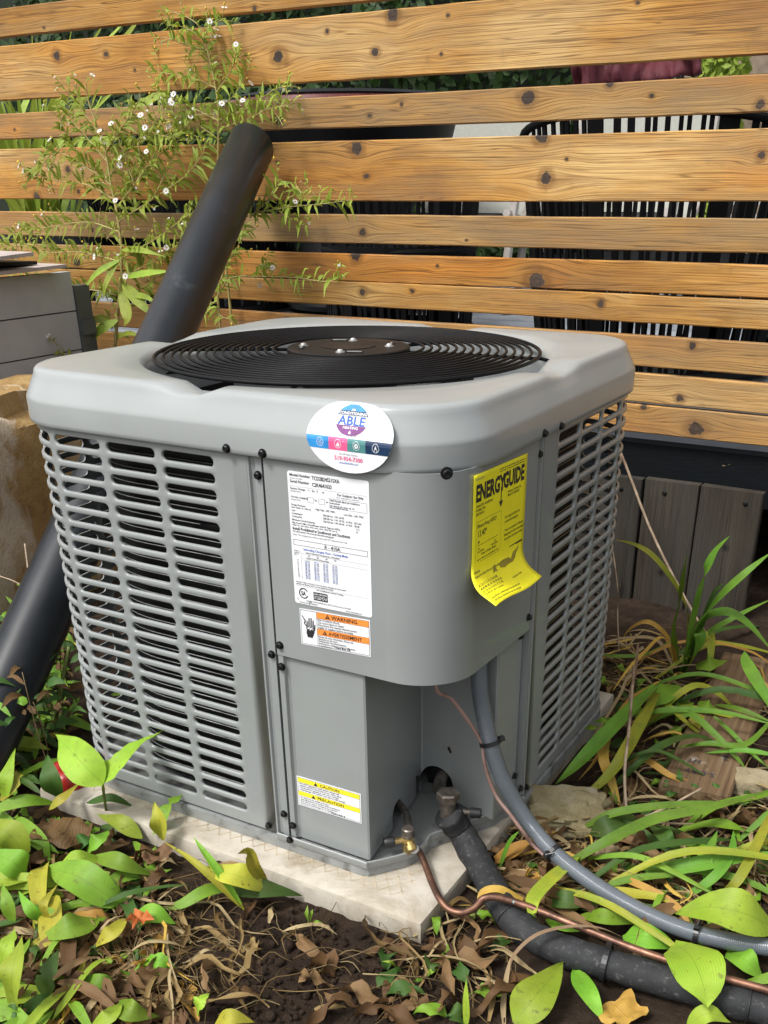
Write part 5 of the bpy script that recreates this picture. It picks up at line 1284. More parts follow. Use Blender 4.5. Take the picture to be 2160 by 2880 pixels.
lily(RA, [([(185, 1420, .015), (205, 1330, .045), (250, 1215, .055)], 100, L_DARK, dict(up=(.2, -.6, .8), ragged=.8))], 'grey-green torn leaf standing at the lower left')
lily(RA, [([(520, 1372, .012), (420, 1352, .028), (315, 1325, .015)], 68, L_LILY, {})], 'short green leaf lying among the brown litter at the lower left')
lily(RA, [([(1190, 942, .02), (1060, 905, .05), (960, 880, .055), (880, 872, .03)], 110, L_YEL, dict(wave=.15)), ([(1160, 940, .02), (1100, 860, .06), (1075, 790, .085), (1025, 800, .09)], 55, L_YEL, dict(fold=.8, up=(.5, -.6, .4)))],
     'yellowing curled lily leaves against the front edge of the pad')
lily(RA, [([(1000, 962, .015), (1130, 950, .03), (1305, 982, .006)], 90, L_DARK, {})], 'dark green leaf lying under the yellowing curled leaves')
lily(RA, [([(1062, 1050, .005), (940, 925, .04), (830, 830, .06), (700, 742, .05)], 36, L_YEL, dict(fold=.7)), ([(1058, 1045, .005), (960, 900, .05), (880, 790, .075), (835, 728, .085)], 34, L_LILY, dict(fold=.8))],
     'narrow folded shoots leaning left in front of the pad')
lily(RA, [([(540, 1082, .02), (480, 1140, .035), (395, 1212, .01)], 75, L_YEL, {})], 'yellow-green leaf lying left of the orange maple leaf tip')
lily(RA, [([(620, 1275, .012), (690, 1262, .025), (768, 1305, .008)], 66, L_LILY, dict(ragged=.9))], 'small chewed green leaf on the bare soil edge')
lily(RA, [([(850, 1490, .008), (862, 1440, .030), (905, 1405, .028)], 72, L_PALE, dict(ragged=1.2, up=(0, -.6, .8)))], 'small lime leaf standing on the soil at the bottom')
lily(RA, [([(515, 1440, .02), (560, 1480, .04), (690, 1505, .015)], 95, L_LILY, {}), ([(510, 1450, .02), (470, 1500, .04), (380, 1560, .02)], 80, L_PALE, {})], 'spreading green leaves at the bottom left edge')
lily(RA, [([(255, 560, .03), (215, 470, .07), (205, 370, .085)], 88, L_DARK, dict(up=(.4, -.6, .6)))], 'dark upright leaf left of the upright bright lily')
lily(RA, [([(240, 585, .03), (120, 570, .05), (0, 605, .04), (-60, 640, .03)], 60, L_LILY, {}), ([(210, 610, .03), (270, 560, .045), (350, 490, .05)], 44, L_YEL, {})], 'long narrow leaves crossing at the upper left of the bed')
lily(RA, [([(20, 590, .03), (25, 480, .08), (68, 345, .10)], 70, L_PALE, dict(up=(.3, -.6, .6))), ([(0, 560, .03), (60, 500, .07), (70, 440, .08)], 90, L_YEL, dict(ragged=.8))], 'upright yellow-tipped leaf at the far left edge')
lily(RA, [([(90, 1480, .01), (170, 1440, .03), (255, 1405, .02)], 66, L_DARK, {}), ([(0, 1520, .01), (60, 1490, .03), (110, 1500, .02)], 80, L_DARK, {})], 'dark leaves in the bottom left corner')
lily(RA, [([(925, 1545, .01), (1000, 1505, .03), (1100, 1530, .015)], 70, L_YEL, {})], 'yellow leaf at the bottom edge of the bare soil')
lily(RA, [([(1040, 940, .01), (900, 960, .03), (780, 1020, .02), (690, 1040, .01)], 58, L_LILY, {})], 'slim green leaf lying below the narrow shoots')
lily(RA, [([(560, 1100, .01), (660, 1060, .03), (760, 1105, .012)], 90, L_LILY, {})], 'green leaf lying under the orange maple leaf')
lily(RA, [([(60, 1110, .02), (30, 1010, .05), (10, 930, .06)], 60, L_LILY, dict(up=(.3, -.6, .6))), ([(200, 1090, .015), (130, 1040, .04), (80, 960, .05)], 55, L_LILY, dict(up=(.3, -.6, .6))), ([(215, 1100, .015), (190, 1020, .05), (250, 930, .05)], 40, L_YEL, {})], 'cluster of small upright leaves at the middle left')
lily(RA, [([(365, 800, .01), (420, 740, .04), (470, 700, .03)], 80, L_LILY, dict(ragged=1.)), ([(330, 790, .01), (360, 740, .03), (420, 720, .02)], 70, L_DARK, {})], 'jagged green weed leaves beside the crumpled brown leaf', name='weed_plant')
# right-hand side
lily(RB, [([(560, 1532, .008), (660, 1410, .030), (775, 1270, .020)], 178, L_PALE, dict(fold=.25))], 'largest green leaf below the black line, left of the golden dead leaf')
lily(RB, [([(820, 1300, .010), (880, 1400, .022), (955, 1530, .006)], 88, L_LILY, {})], 'medium green leaf pointing down below the black line')
lily(RB, [([(1255, 1185, .030), (1330, 1250, .055), (1380, 1370, .052), (1395, 1470, .040)], 225, L_PALE, dict(fold=.15, up=(.2, -.5, .9)))], 'large bright leaf draped over the black line at the right')
lily(RB, [([(1700, 1130, .04), (1560, 1060, .075), (1400, 1030, .070), (1262, 1062, .045)], 190, L_PALE, dict(fold=.2))], 'large pale leaf above the grey conduit at the right edge')
lily(RB, [([(1035, 1152, .012), (1140, 1160, .030), (1275, 1210, .010)], 118, L_LILY, {})], 'green leaf between the conduit and the copper line')
lily(RB, [([(1480, 1225, .015), (1560, 1260, .030), (1645, 1350, .010)], 110, L_LILY, {})], 'green leaf below the conduit at the right edge')
lily(RB, [([(690, 1010, .012), (800, 1000, .030), (960, 1025, .010)], 82, L_DARK, {}), ([(700, 1085, .012), (790, 1110, .028), (900, 1125, .010)], 66, L_LILY, {}), ([(850, 1065, .012), (960, 1075, .030), (1110, 1105, .010)], 70, L_LILY, {})], 'cluster of dark green leaves beneath the copper line')
lily(RB, [([(1310, 1545, .01), (1400, 1490, .03), (1500, 1530, .015)], 80, L_PALE, {})], 'lime leaf at the bottom right edge')
lily(RB, [([(890, 715, .02), (990, 670, .04), (1110, 640, .015)], 92, L_DARK, {}), ([(1150, 675, .02), (1220, 730, .04), (1300, 805, .01)], 70, L_DARK, {}), ([(1310, 760, .02), (1380, 790, .04), (1450, 850, .015)], 70, L_LILY, {})], 'dark leaves spreading behind the tan limestone rock')
lily(RB, [([(355, 1560, .00), (355, 1450, .03), (354, 1340, .055)], 34, L_PALE, dict(up=(0, -1, .2), fold=.1))], 'cut lime blade standing at the bottom edge of the soil', name='grass_blade')

# daylily clumps: long strap leaves
def blades(reg, spec, label, name='daylily', group='strap leaved daylily clumps', cat='plant'):
    t = None
    for (pp, w, mat) in spec:
        P_ = [gp(reg, *q) for q in pp]
        if t is None: t = thing(name, Vector((P_[0].x, P_[0].y, GZ)), label, cat, group)
        nleaf[0] += 1
        leaf('blade', P_, pxw(P_[len(P_)//2], w*reg[2])*1.3, mat, t, shape='blade', nx=20, fold=.45, seed=nleaf[0], wave=.03, up=(0, -.55, .85))
    return t
blades(RC, [([(985, 1150, .0), (1050, 900, .09), (1090, 700, .16), (1170, 380, .26), (1250, 200, .30), (1365, 70, .33)], 62, L_BLADE),
            ([(1000, 1140, .0), (1080, 860, .09), (1250, 600, .18), (1480, 370, .24), (1700, 190, .27)], 60, L_BLADE),
            ([(985, 1150, .0), (1040, 760, .13), (970, 520, .20), (800, 270, .26), (640, 150, .28), (440, 100, .27)], 40, L_BLADEY),
            ([(960, 1140, .0), (930, 850, .10), (975, 600, .18), (1010, 380, .24), (1035, 185, .29)], 55, L_BLADE),
            ([(1010, 1150, .0), (1150, 880, .08), (1400, 710, .13), (1700, 560, .15)], 40, L_BLADE),
            ([(1000, 1150, .0), (1120, 780, .12), (1300, 670, .16), (1480, 740, .15), (1700, 980, .10)], 62, L_BLADE),
            ([(1000, 1150, .0), (1130, 820, .10), (1240, 540, .18), (1320, 440, .21)], 50, L_DARK),
            ([(985, 1150, .0), (1070, 900, .08), (1120, 830, .11), (1130, 900, .095), (1080, 1030, .06)], 72, L_BLADE),
            ([(1000, 1150, .0), (1150, 900, .08), (1210, 850, .09), (1215, 1000, .06), (1195, 1165, .03)], 50, L_BLADEY),
            ([(960, 1130, .0), (900, 900, .09), (740, 750, .13), (600, 790, .11), (525, 880, .08)], 34, L_GOLD),
            ([(940, 1130, .0), (800, 890, .05), (560, 870, .05), (360, 905, .04)], 22, L_STRAW),
            ([(930, 1110, .0), (760, 1090, .03), (560, 1170, .03), (440, 1200, .02)], 20, L_STRAW),
            ([(900, 900, .03), (700, 1000, .04), (450, 1010, .04), (340, 990, .03)], 26, L_BLADE),
            ([(960, 1140, .0), (850, 870, .07), (700, 980, .07), (560, 1130, .06), (440, 1300, .04)], 24, L_GOLD)],
       'green daylily clump with arching leaves before the grey planks')
blades(RC, [([(790, 1240, .07), (600, 1420, .09), (400, 1620, .085), (180, 1850, .06), (0, 2010, .03)], 95, L_BLADE), ([(800, 1300, .06), (700, 1480, .08), (560, 1740, .07), (400, 1960, .04), (100, 2212, .01)], 80, L_BLADEY),
            ([(810, 1210, .06), (600, 1340, .07), (480, 1500, .06), (330, 1800, .04), (180, 1980, .01)], 30, L_GOLD), ([(420, 1640, .05), (380, 1800, .06), (440, 1980, .03), (520, 2212, .0)], 62, L_GOLD),
            ([(620, 1480, .05), (900, 1430, .07), (1300, 1450, .07), (1700, 1540, .06)], 40, L_BLADE), ([(650, 905, .10), (630, 1100, .10), (580, 1400, .085), (570, 1700, .05), (530, 2212, .01)], 22, L_STRAW),
            ([(860, 1130, .03), (600, 1160, .06), (500, 1330, .05), (330, 1600, .03), (150, 1830, .01)], 20, L_STRAW), ([(1250, 1390, .03), (1450, 1430, .05), (1700, 1530, .04)], 36, L_BLADE),
            ([(1240, 1480, .05), (1400, 1630, .04), (1500, 1740, .03), (1690, 1900, .02)], 28, L_BLADE)],
       'fallen daylily leaves sweeping down beside the unit')
blades(RC, [([(1700, 1420, .06), (1560, 1190, .08), (1490, 1060, .09), (1475, 970, .10)], 74, L_BLADE), ([(1700, 1500, .05), (1480, 1700, .05), (1200, 1690, .05), (940, 1720, .03)], 40, L_BLADE),
            ([(1720, 1780, .05), (1450, 1745, .05), (1160, 1765, .03)], 34, L_BLADE), ([(1700, 1300, .05), (1620, 1220, .06), (1560, 1130, .06)], 26, L_GOLD)],
       'daylily leaves reaching in from the right edge over the lumber')
blades(RB, [([(800, 840, .02), (960, 750, .05), (1180, 650, .06), (1420, 600, .06), (1700, 520, .05)], 40, L_BLADE), ([(860, 690, .02), (1000, 625, .05), (1250, 590, .06), (1600, 580, .05)], 30, L_BLADE),
            ([(640, 1060, .045), (655, 985, .05), (760, 880, .04), (850, 810, .03)], 50, L_BLADEY), ([(940, 945, .02), (1100, 905, .03), (1330, 890, .03)], 26, L_BLADE),
            ([(1130, 880, .02), (1350, 850, .045), (1700, 790, .05)], 56, L_BLADE), ([(1300, 990, .01), (1430, 900, .04), (1500, 800, .05), (1510, 700, .05)], 34, L_BLADE),
            ([(1400, 960, .01), (1400, 820, .05), (1440, 700, .06)], 34, L_BLADE), ([(1460, 980, .01), (1540, 900, .04), (1640, 700, .06), (1680, 600, .06)], 34, L_BLADEY),
            ([(500, 860, .005), (540, 760, .05), (585, 700, .08)], 20, L_BLADE), ([(480, 830, .01), (560, 790, .03), (640, 740, .05)], 50, L_GOLD), ([(600, 1000, .03), (500, 955, .045), (430, 965, .04), (400, 1010, .03)], 26, L_GOLD)],
       'daylily leaves trailing across the litter behind the conduit')
# broad toothed weed beside the daylily
def weed(reg, spec, label):
    t = None
    for (pp, w, mat) in spec:
        P_ = [gp(reg, *q) for q in pp]
        if t is None: t = thing('weed_plant', Vector((P_[0].x, P_[0].y, GZ)), label, 'plant', 'small broad leaved weeds')
        nleaf[0] += 1; leaf('leaf', P_, pxw(P_[0], w*reg[2]), mat, t, fold=.12, seed=nleaf[0], ragged=.35, wave=.05, up=(0, -.6, .8))
weed(RC, [([(950, 1230, .04), (880, 1290, .055), (775, 1415, .045)], 200, L_LILY), ([(1020, 1350, .03), (1000, 1430, .04), (940, 1520, .025)], 150, L_LILY), ([(1115, 1370, .04), (1190, 1390, .05), (1290, 1430, .03)], 95, L_LILY),
          ([(1085, 1460, .04), (1110, 1510, .045), (1130, 1580, .03)], 120, L_YEL), ([(900, 1560, .02), (940, 1590, .03), (960, 1660, .01)], 100, L_LILY), ([(1100, 1080, .04), (1200, 1060, .06), (1345, 1050, .05)], 150, L_LILY)], 'broad-leaved weed with toothed leaves left of the lumber')
weed(RC, [([(440, 1490, .05), (380, 1505, .06), (305, 1520, .05)], 70, L_LILY), ([(345, 1560, .05), (290, 1560, .06), (225, 1575, .05)], 65, L_LILY), ([(470, 1430, .04), (520, 1400, .05), (570, 1390, .05)], 80, L_DARK), ([(440, 1680, .03), (500, 1690, .04), (520, 1740, .03)], 110, L_DARK)], 'small weed with oval leaves beside the right louvers')
weed(RC, [([(950, 2030, .01), (880, 2000, .03), (785, 1990, .02)], 60, L_DARK), ([(960, 2030, .01), (970, 1960, .035), (965, 1880, .04)], 58, L_DARK), ([(970, 2040, .01), (1080, 2030, .03), (1180, 2060, .02)], 66, L_DARK), ([(960, 2050, .01), (900, 2080, .025), (820, 2120, .01)], 60, L_DARK), ([(1200, 2060, .02), (1250, 2030, .03), (1290, 2010, .03)], 90, L_DARK)], 'dark rosette weed in front of the lumber end')
weed(RA, [([(1335, 1105, .0), (1325, 1065, .02), (1330, 1020, .03)], 22, L_LILY), ([(1340, 1100, .0), (1365, 1095, .012), (1395, 1098, .01)], 18, L_LILY), ([(1340, 1100, .0), (1345, 1060, .02), (1352, 1040, .025)], 18, L_LILY)], 'tiny green seedling on the soil in front of the pad')
weed(RB, [([(180, 1330, .0), (200, 1310, .012), (235, 1300, .01)], 26, L_PALE), ([(180, 1330, .0), (150, 1345, .012), (120, 1350, .006)], 22, L_LILY), ([(60, 1300, .0), (30, 1270, .02), (-10, 1265, .02)], 16, L_PALE)], 'tiny pale seedling on the soil below the pad corner')
weed(RQ, [([(160, 1370, .18), (90, 1330, .2), (30, 1270, .2)], 30, L_BLADE), ([(170, 1250, .21), (140, 1215, .22), (100, 1200, .22)], 28, L_BLADE), ([(160, 1330, .18), (80, 1380, .18), (0, 1400, .17)], 34, L_BLADE), ([(180, 1240, .21), (220, 1250, .22), (255, 1290, .2)], 40, L_BLADE), ([(100, 1340, .18), (80, 1320, .19), (60, 1290, .19)], 22, L_BLADE)], 'sprig with narrow green leaves before the leaning pipe')
weed(RQ, [([(380, 1815, .05), (350, 1830, .06), (330, 1845, .05)], 36, L_LILY), ([(380, 1810, .05), (450, 1810, .06), (510, 1805, .06)], 22, L_LILY), ([(470, 1720, .06), (490, 1735, .06), (500, 1760, .05)], 50, L_DARK), ([(430, 1990, .03), (460, 1950, .05), (500, 1900, .06)], 60, L_LILY), ([(230, 2060, .02), (250, 2090, .03), (220, 2150, .02)], 70, L_LILY), ([(700, 1870, .05), (720, 1880, .05), (755, 1890, .05)], 50, L_LILY)], 'scattered small leaves in the shade left of the louvers')

# dry upright stalks and strings
def stalk(pts, r, mat, label, name='dry_stalk', cat='stalk', group=None, n=24):
    o = mesh_obj(name, *tube(catmull(pts, n), r, 7), mat); tag(o, label, cat, group); return o
stalk([W(RC, 1560, 1430, z=GZ+.02), W(RC, 1340, 1060, y=.93), W(RC, 1180, 840, y=.95), W(RC, 960, 460, y=.97), W(RC, 735, 0, y=1.0), at(1742, 1265, y=1.02), at(1700, 1225, y=1.03)], .0026, M_TWIG, 'long pale dry stalk leaning diagonally before the grey planks')
stalk([W(RC, 500, 970, z=GZ+.10), W(RC, 490, 700, y=.86), W(RC, 490, 480, y=.86), W(RC, 440, 90, y=.88)], .0012, M_TWIG, 'thin brown dry stalk hanging beside the right louvers')
stalk([W(RQ, 180, 1930, z=GZ), W(RQ, 160, 1620, z=GZ+.09), W(RQ, 170, 1350, z=GZ+.17), W(RQ, 180, 1180, z=GZ+.22)], .0022, M_GSTEM, 'thin green stem standing before the leaning pipe')
stalk([W(RQ, 335, 2160, z=GZ), W(RQ, 370, 1900, z=GZ+.08), W(RQ, 430, 1590, z=GZ+.16)], .0032, M_GSTEM, 'thick green stem left of the louvered corner')
stalk([W(RQ, 190, 1490, z=GZ+.16), W(RQ, 210, 1380, z=GZ+.18), W(RQ, 185, 1180, z=GZ+.22), W(RQ, 155, 950, z=GZ+.27)], .0016, M_TWIG, 'pale dry stalk with bent tip before the leaning pipe')
stalk([W(RQ, -20, 1145, z=GZ+.22), W(RQ, 120, 1200, z=GZ+.21), W(RQ, 300, 1330, z=GZ+.18), W(RQ, 440, 1415, z=GZ+.16)], .0012, M_TWIG, 'thin dry stalk slanting down to the louvered corner')
stalk([W(RQ, -20, 1840, z=GZ+.05), W(RQ, 150, 1760, z=GZ+.08), W(RQ, 260, 1640, z=GZ+.11), W(RQ, 330, 1500, z=GZ+.14)], .0012, M_TWIG, 'thin dry stalk rising to the right at the lower left')
stalk([W(RQ, 365, 1290, z=GZ+.18), W(RQ, 310, 1170, z=GZ+.21), W(RQ, 220, 1040, z=GZ+.24)], .0009, M_TWIG, 'fine brown twig against the leaning pipe')
stalk([B(1080, -10, z=GZ+.12), B(1060, 250, z=GZ+.10), B(1040, 450, z=GZ+.06), B(1050, 655, z=GZ+.01)], .0022, M_TWIG, 'brown twisted dry stem standing right of the unit')
stalk([B(1050, 660, z=GZ+.015), B(1200, 668, z=GZ+.02), B(1390, 680, z=GZ+.02), B(1490, 730, z=GZ+.01)], .0016, M_TWIG, 'pale dry stem lying across behind the limestone')
stalk([B(1050, 660, z=GZ+.015), B(1180, 620, z=GZ+.03), B(1370, 520, z=GZ+.05)], .0018, M_TWIG, 'pale dry stem rising to the lumber end')
stalk([B(1010, 832, z=GZ+.006), B(1130, 830, z=GZ+.010), B(1265, 825, z=GZ+.008)], .0032, M_TWIG, 'short thick pale dry stem behind the conduit')
lf = leaf('dry_strap', [B(535, 1330, z=GZ+.004), B(560, 1240, z=GZ+.03), B(660, 1150, z=GZ+.050), B(800, 1115, z=GZ+.052), B(930, 1120, z=GZ+.050), B(1040, 1165, z=GZ+.03)], .0052, L_STRAW, None, shape='blade', fold=.1, nx=26); tag(lf, 'pale dry strap leaf arching over the black insulated line', 'leaf')
lf = leaf('dry_strap', [B(520, 1560, z=GZ), B(515, 1450, z=GZ+.012), B(530, 1330, z=GZ+.02), B(545, 1250, z=GZ+.03)], .0060, L_STRAW, None, shape='blade', fold=.3, nx=16); tag(lf, 'tan dry strap leaf standing below the black line', 'leaf')

# dead leaves picked out one by one
def dead(reg, u, v, size, mat, label, curl=.5, rot=0., h=.012, name='dead_leaf'):
    c = gp(reg, u, v, h); s = pxw(c, size*reg[2])/2; nleaf[0] += 1; sd_ = nleaf[0]; n = 9; vs = []; fs = []; uv = []
    for j in range(n):
        for i in range(n):
            a, b_ = (i/(n-1)-.5)*2, (j/(n-1)-.5)*2
            rad = math.hypot(a, b_); k = 1-.35*max(0, rad-.75); an = math.atan2(b_, a)
            lob = 1+.10*math.sin(an*5+sd_)+.25*noise.noise(Vector((math.cos(an)*1.7, math.sin(an)*1.7, sd_*1.3)))
            x, y = a*k*lob*s, b_*k*lob*s*.72
            z = curl*s*(max(a*.6, rad*.5)**2*.5*(1 if a*b_ > 0 else .5)+.55*noise.noise(Vector((a*1.9, b_*1.9, sd_))))
            vs.append(Vector((c.x+x*math.cos(rot)-y*math.sin(rot), c.y+x*math.sin(rot)+y*math.cos(rot), c.z+z-.004))); uv.append((j/(n-1), a))
    for j in range(n-1):
        for i in range(n-1): a = j*n+i; fs.append((a, a+1, a+n+1, a+n))
    return tag(mesh_obj(name, vs, fs, mat, None, True, uv=uv), label, 'leaf', 'dead leaves on the soil')
dead(RA, 270, 705, 290, L_BROWN, 'big crumpled dark brown leaf at the left', 1.0, .3, .03)
dead(RA, 675, 805, 140, L_TAN, 'curled tan leaf beside the pad edge', 1.3, 1.2, .02); dead(RA, 285, 1020, 150, L_TAN, 'flat grey-tan leaf under the long green leaf', .4, .8)
dead(RA, 150, 1250, 170, L_BROWN, 'brown crumpled leaf behind the upright left leaf', 1., 2.2, .02); dead(RA, 520, 940, 110, L_BROWN, 'small brown leaf behind the long green leaf tip', .9, .5)
dead(RA, 1080, 1195, 90, L_TAN, 'small rolled brown leaf on the bare soil', 1.6, 1.4); dead(RA, 680, 1430, 150, L_TAN, 'pinkish tan leaf at the bottom', .4, .2); dead(RA, 760, 1510, 130, L_TAN, 'orange-tan leaf at the bottom edge', .8, 2.0)
dead(RA, 430, 1110, 110, L_BROWN, 'dark brown curled leaf right of the oval green leaf', 1.2, .9, .02); dead(RB, 640, 1520, 90, L_TAN, 'small tan leaf right of the largest leaf below the black line', .9, .4)
dead(RB, 1090, 500, 150, L_TAN, 'lobed tan oak leaf above the limestone', .5, .3); dead(RB, 1030, 1470, 230, L_GOLD, 'wide golden dead leaf below the black line', .5, 1.1); dead(RB, 240, 1190, 130, L_BROWN, 'brown lobed leaf by the pad corner', .8, 2.4)
dead(RB, 60, 1200, 110, L_TAN, 'tan leaf on the soil under the pad corner', .7, .6); dead(RB, 30, 1490, 80, L_TAN, 'tan leaf at the bottom near the middle', 1., .3); dead(RB, 960, 890, 70, L_TAN, 'pale chip of leaf before the pitted stone', .6, .5)
# orange maple leaf
c = gp(RA, 605, 1085, .030); s = pxw(c, 115*RA[2])/2
prof = [(-.9, -.75), (-.35, -.45), (.0, -1.0), (.28, -.45), (.95, -.75), (.62, -.05), (1.0, .55), (.42, .45), (.05, 1.1), (-.3, .4), (-1.0, .6), (-.6, -.05)]
vs = [c]+[c+Vector((a*s*1.0, b_*s*.9, .006*math.sin(i*2.1)+(.008 if i % 2 else 0))) for i, (a, b_) in enumerate(prof)]
o = mesh_obj('maple_leaf', vs, [(0, 1+i, 1+(i+1) % 12) for i in range(12)], L_ORANGE, None, True, uv=[(.5, 0)]+[(.5, .5)]*12); tag(o, 'small orange maple leaf lying on green leaves', 'leaf')
md = o.modifiers.new('s', 'SUBSURF'); md.subdivision_type = 'SIMPLE'; md.levels = 1; md.render_levels = 1
# red apple half hidden at the left end of the pad
c = gp(RA, 298, 482, .028); v, f = lathe([(.004, -.024), (.014, -.027), (.026, -.016), (.031, .002), (.027, .019), (.016, .027), (.006, .024), (.002, .019)], c, 28, (.1, -.2, 1))
tag(mesh_obj('apple', v, f, simple('red_apple', (.36, .02, .015), .3, var=.3, vs=25)), 'red apple behind the bright lily leaf at the pad end', 'apple')
# small dried insect hanging in a web in the valve recess
c = W(RB, 282, 350, x=-.060); ins_ = thing('insect', c, 'small dark insect hanging in front of the valve recess', 'insect')
v, f = lathe([(.0003, -.005), (.0016, -.003), (.0020, 0), (.0012, .003), (.0018, .0045), (.0005, .006)], c, 8, (.3, .2, -.9)); mesh_obj('body', v, f, M_INNER, ins_)
for k in range(6):
    a = R(25+60*k); mesh_obj('leg', *tube([c, c+Vector((.006*math.cos(a), .002, .004+.003*math.sin(a))), c+Vector((.012*math.cos(a), .003, -.002+.006*math.sin(a)))], .0003, 4), M_TWIG, ins_)

# litter: masses of dry stems, shreds and clods that nobody could count
def litter():
    rr = random.Random(21); b = MB()
    zones = [(RA, 0, 1080, 850, 1500, 300), (RA, 250, 800, 1080, 1500, 210), (RA, 800, 1659, 1000, 1500, 55), (RB, 480, 1659, 680, 1050, 300), (RB, 900, 1659, 60, 700, 180), (RB, 0, 560, 1000, 1500, 60), (RQ, 0, 440, 1500, 2150, 70), (RA, -900, 0, 500, 1500, 120), (RB, 1659, 2600, 300, 1500, 150), (RC, 300, 1000, 880, 1250, 110)]
    for (rg, u0, u1, v0, v1, n) in zones:
        for i in range(n):
            p = gp(rg, rr.uniform(u0, u1), rr.uniform(v0, v1), .004)
            if -.64 < p.x < .0 and -.055 < p.y < .64: continue
            a = rr.uniform(0, math.pi); L = rr.uniform(.02, .085); d = Vector((math.cos(a), math.sin(a), 0)); sdv = Vector((-d.y, d.x, 0))
            pts = [p-d*L/2+Vector((0, 0, rr.uniform(0, .006))), p-d*L*.15+sdv*rr.uniform(-.2, .2)*L+Vector((0, 0, rr.uniform(.002, .018))), p+d*L*.2+sdv*rr.uniform(-.2, .2)*L+Vector((0, 0, rr.uniform(.002, .016))), p+d*L/2+Vector((0, 0, rr.uniform(-.002, .006)))]
            mi = rr.choice((0, 1, 1, 2, 2))
            if rr.random() < .80: v, f = tube(catmull(pts, 7), rr.uniform(.0003, .0007), 5); b.add(v, f, mi=mi)
            else: v, f, u_ = leaf_geo(pts, rr.uniform(.003, .009), nx=8, fold=rr.uniform(.1, .9), shape='blade', twist=rr.uniform(-2, 2), seed=i, wave=.2); b.add(v, f, u_, mi)
    for (rg, u0, u1, v0, v1, n, z) in [(RB, 500, 1659, 640, 1000, 60, .012), (RB, 850, 1659, 40, 640, 38, .02), (RC, 330, 1000, 860, 1500, 32, .03), (RA, 250, 1050, 850, 1450, 26, .010), (RB, 100, 620, 1020, 1400, 16, .008)]:
        for i in range(n):
            p = gp(rg, rr.uniform(u0, u1), rr.uniform(v0, v1), rr.uniform(.004, z))
            if -.66 < p.x < .02 and -.075 < p.y < .64: continue
            a = rr.gauss(.35, .9); L = rr.uniform(.06, .17); d = Vector((math.cos(a), math.sin(a), 0)); sdv = Vector((-d.y, d.x, 0))
            pts = [p-d*L/2, p-d*L*.15+sdv*rr.uniform(-.15, .15)*L+Vector((0, 0, rr.uniform(.0, .02))), p+d*L*.2+sdv*rr.uniform(-.15, .15)*L+Vector((0, 0, rr.uniform(.0, .02))), p+d*L/2+sdv*rr.uniform(-.2, .2)*L]
            v, f, u_ = leaf_geo(pts, rr.uniform(.0016, .0055), nx=10, fold=rr.uniform(.2, .9), shape='blade', twist=rr.uniform(-1.5, 1.5), seed=i, wave=.1); b.add(v, f, u_, rr.choice((0, 0, 0, 1, 3)))
    o = b.build('plant_litter', [L_STRAW, L_TAN, L_BROWN, L_GOLD], None, True, None, True); tag(o, 'tangle of dry stems and shredded leaves on the soil', 'litter', None, 'stuff')
    b = MB()
    for i in range(2200):
        rg, u0, u1, v0, v1 = rr.choice(((RA, 700, 1659, 1000, 1530), (RA, 900, 1659, 1000, 1530), (RB, 0, 620, 1080, 1530), (RB, 0, 620, 1080, 1530), (RB, 480, 1500, 650, 960), (RA, 0, 1000, 800, 1530)))
        p = gp(rg, rr.uniform(u0, u1), rr.uniform(v0, v1), rr.uniform(-.002, .003))
        if -.64 < p.x < .0 and -.055 < p.y < .64: continue
        s = .0008+.0045*rr.random()**2.4; s *= 1.8 if rr.random() < .03 else 1; k = rr.uniform(0, 9); vs = []; fs = []
        base_ = [(0, 0, 1)]+[(math.cos(q*1.2566)*.9, math.sin(q*1.2566)*.9, .4) for q in range(5)]+[(math.cos(q*1.2566+.6)*.9, math.sin(q*1.2566+.6)*.9, -.4) for q in range(5)]+[(0, 0, -1)]
        for q in base_: w = Vector(q); vs.append(p+w*s*(1+.35*noise.noise(w*2+Vector((k, 0, 0)))))
        for q in range(5): n_ = (q+1) % 5; fs += [(0, 1+q, 1+n_), (1+q, 6+q, 1+n_), (1+n_, 6+q, 6+n_), (6+q, 11, 6+n_)]
        b.add(vs, fs)
    o = b.build('soil_clods', M_SOIL, None, True, 50); tag(o, 'crumbly dark brown soil clods on the ground', 'soil', None, 'stuff')
    # low dead leaves and green scraps between the bigger plants
    b = MB()
    for (rg, u0, u1, v0, v1, n) in [(RA, 0, 700, 560, 1530, 170), (RA, 0, 330, 200, 600, 45), (RB, 480, 1659, 640, 1100, 110), (RB, 880, 1659, 0, 640, 90), (RQ, 0, 440, 1500, 2150, 40), (RA, -900, 0, 500, 1500, 90), (RB, 1659, 2600, 300, 1500, 90), (RB, 0, 600, 1050, 1530, 30)]:
        for i in range(n):
            p = gp(rg, rr.uniform(u0, u1), rr.uniform(v0, v1), .005)
            if -.64 < p.x < .0 and -.055 < p.y < .64: continue
            a = rr.uniform(0, 6.28); L = rr.uniform(.015, .05); d = Vector((math.cos(a), math.sin(a), 0))
            pts = [p-d*L/2, p+Vector((0, 0, rr.uniform(.004, .016))), p+d*L/2+Vector((0, 0, rr.uniform(-.003, .008)))]
            v, f, u_ = leaf_geo(pts, rr.uniform(.008, .022), nx=6, fold=rr.uniform(.0, .8), twist=rr.uniform(-1, 1), seed=i, wave=.25, ragged=.8); b.add(v, f, u_, rr.choice((0, 0, 0, 1, 2, 2, 3, 3)))
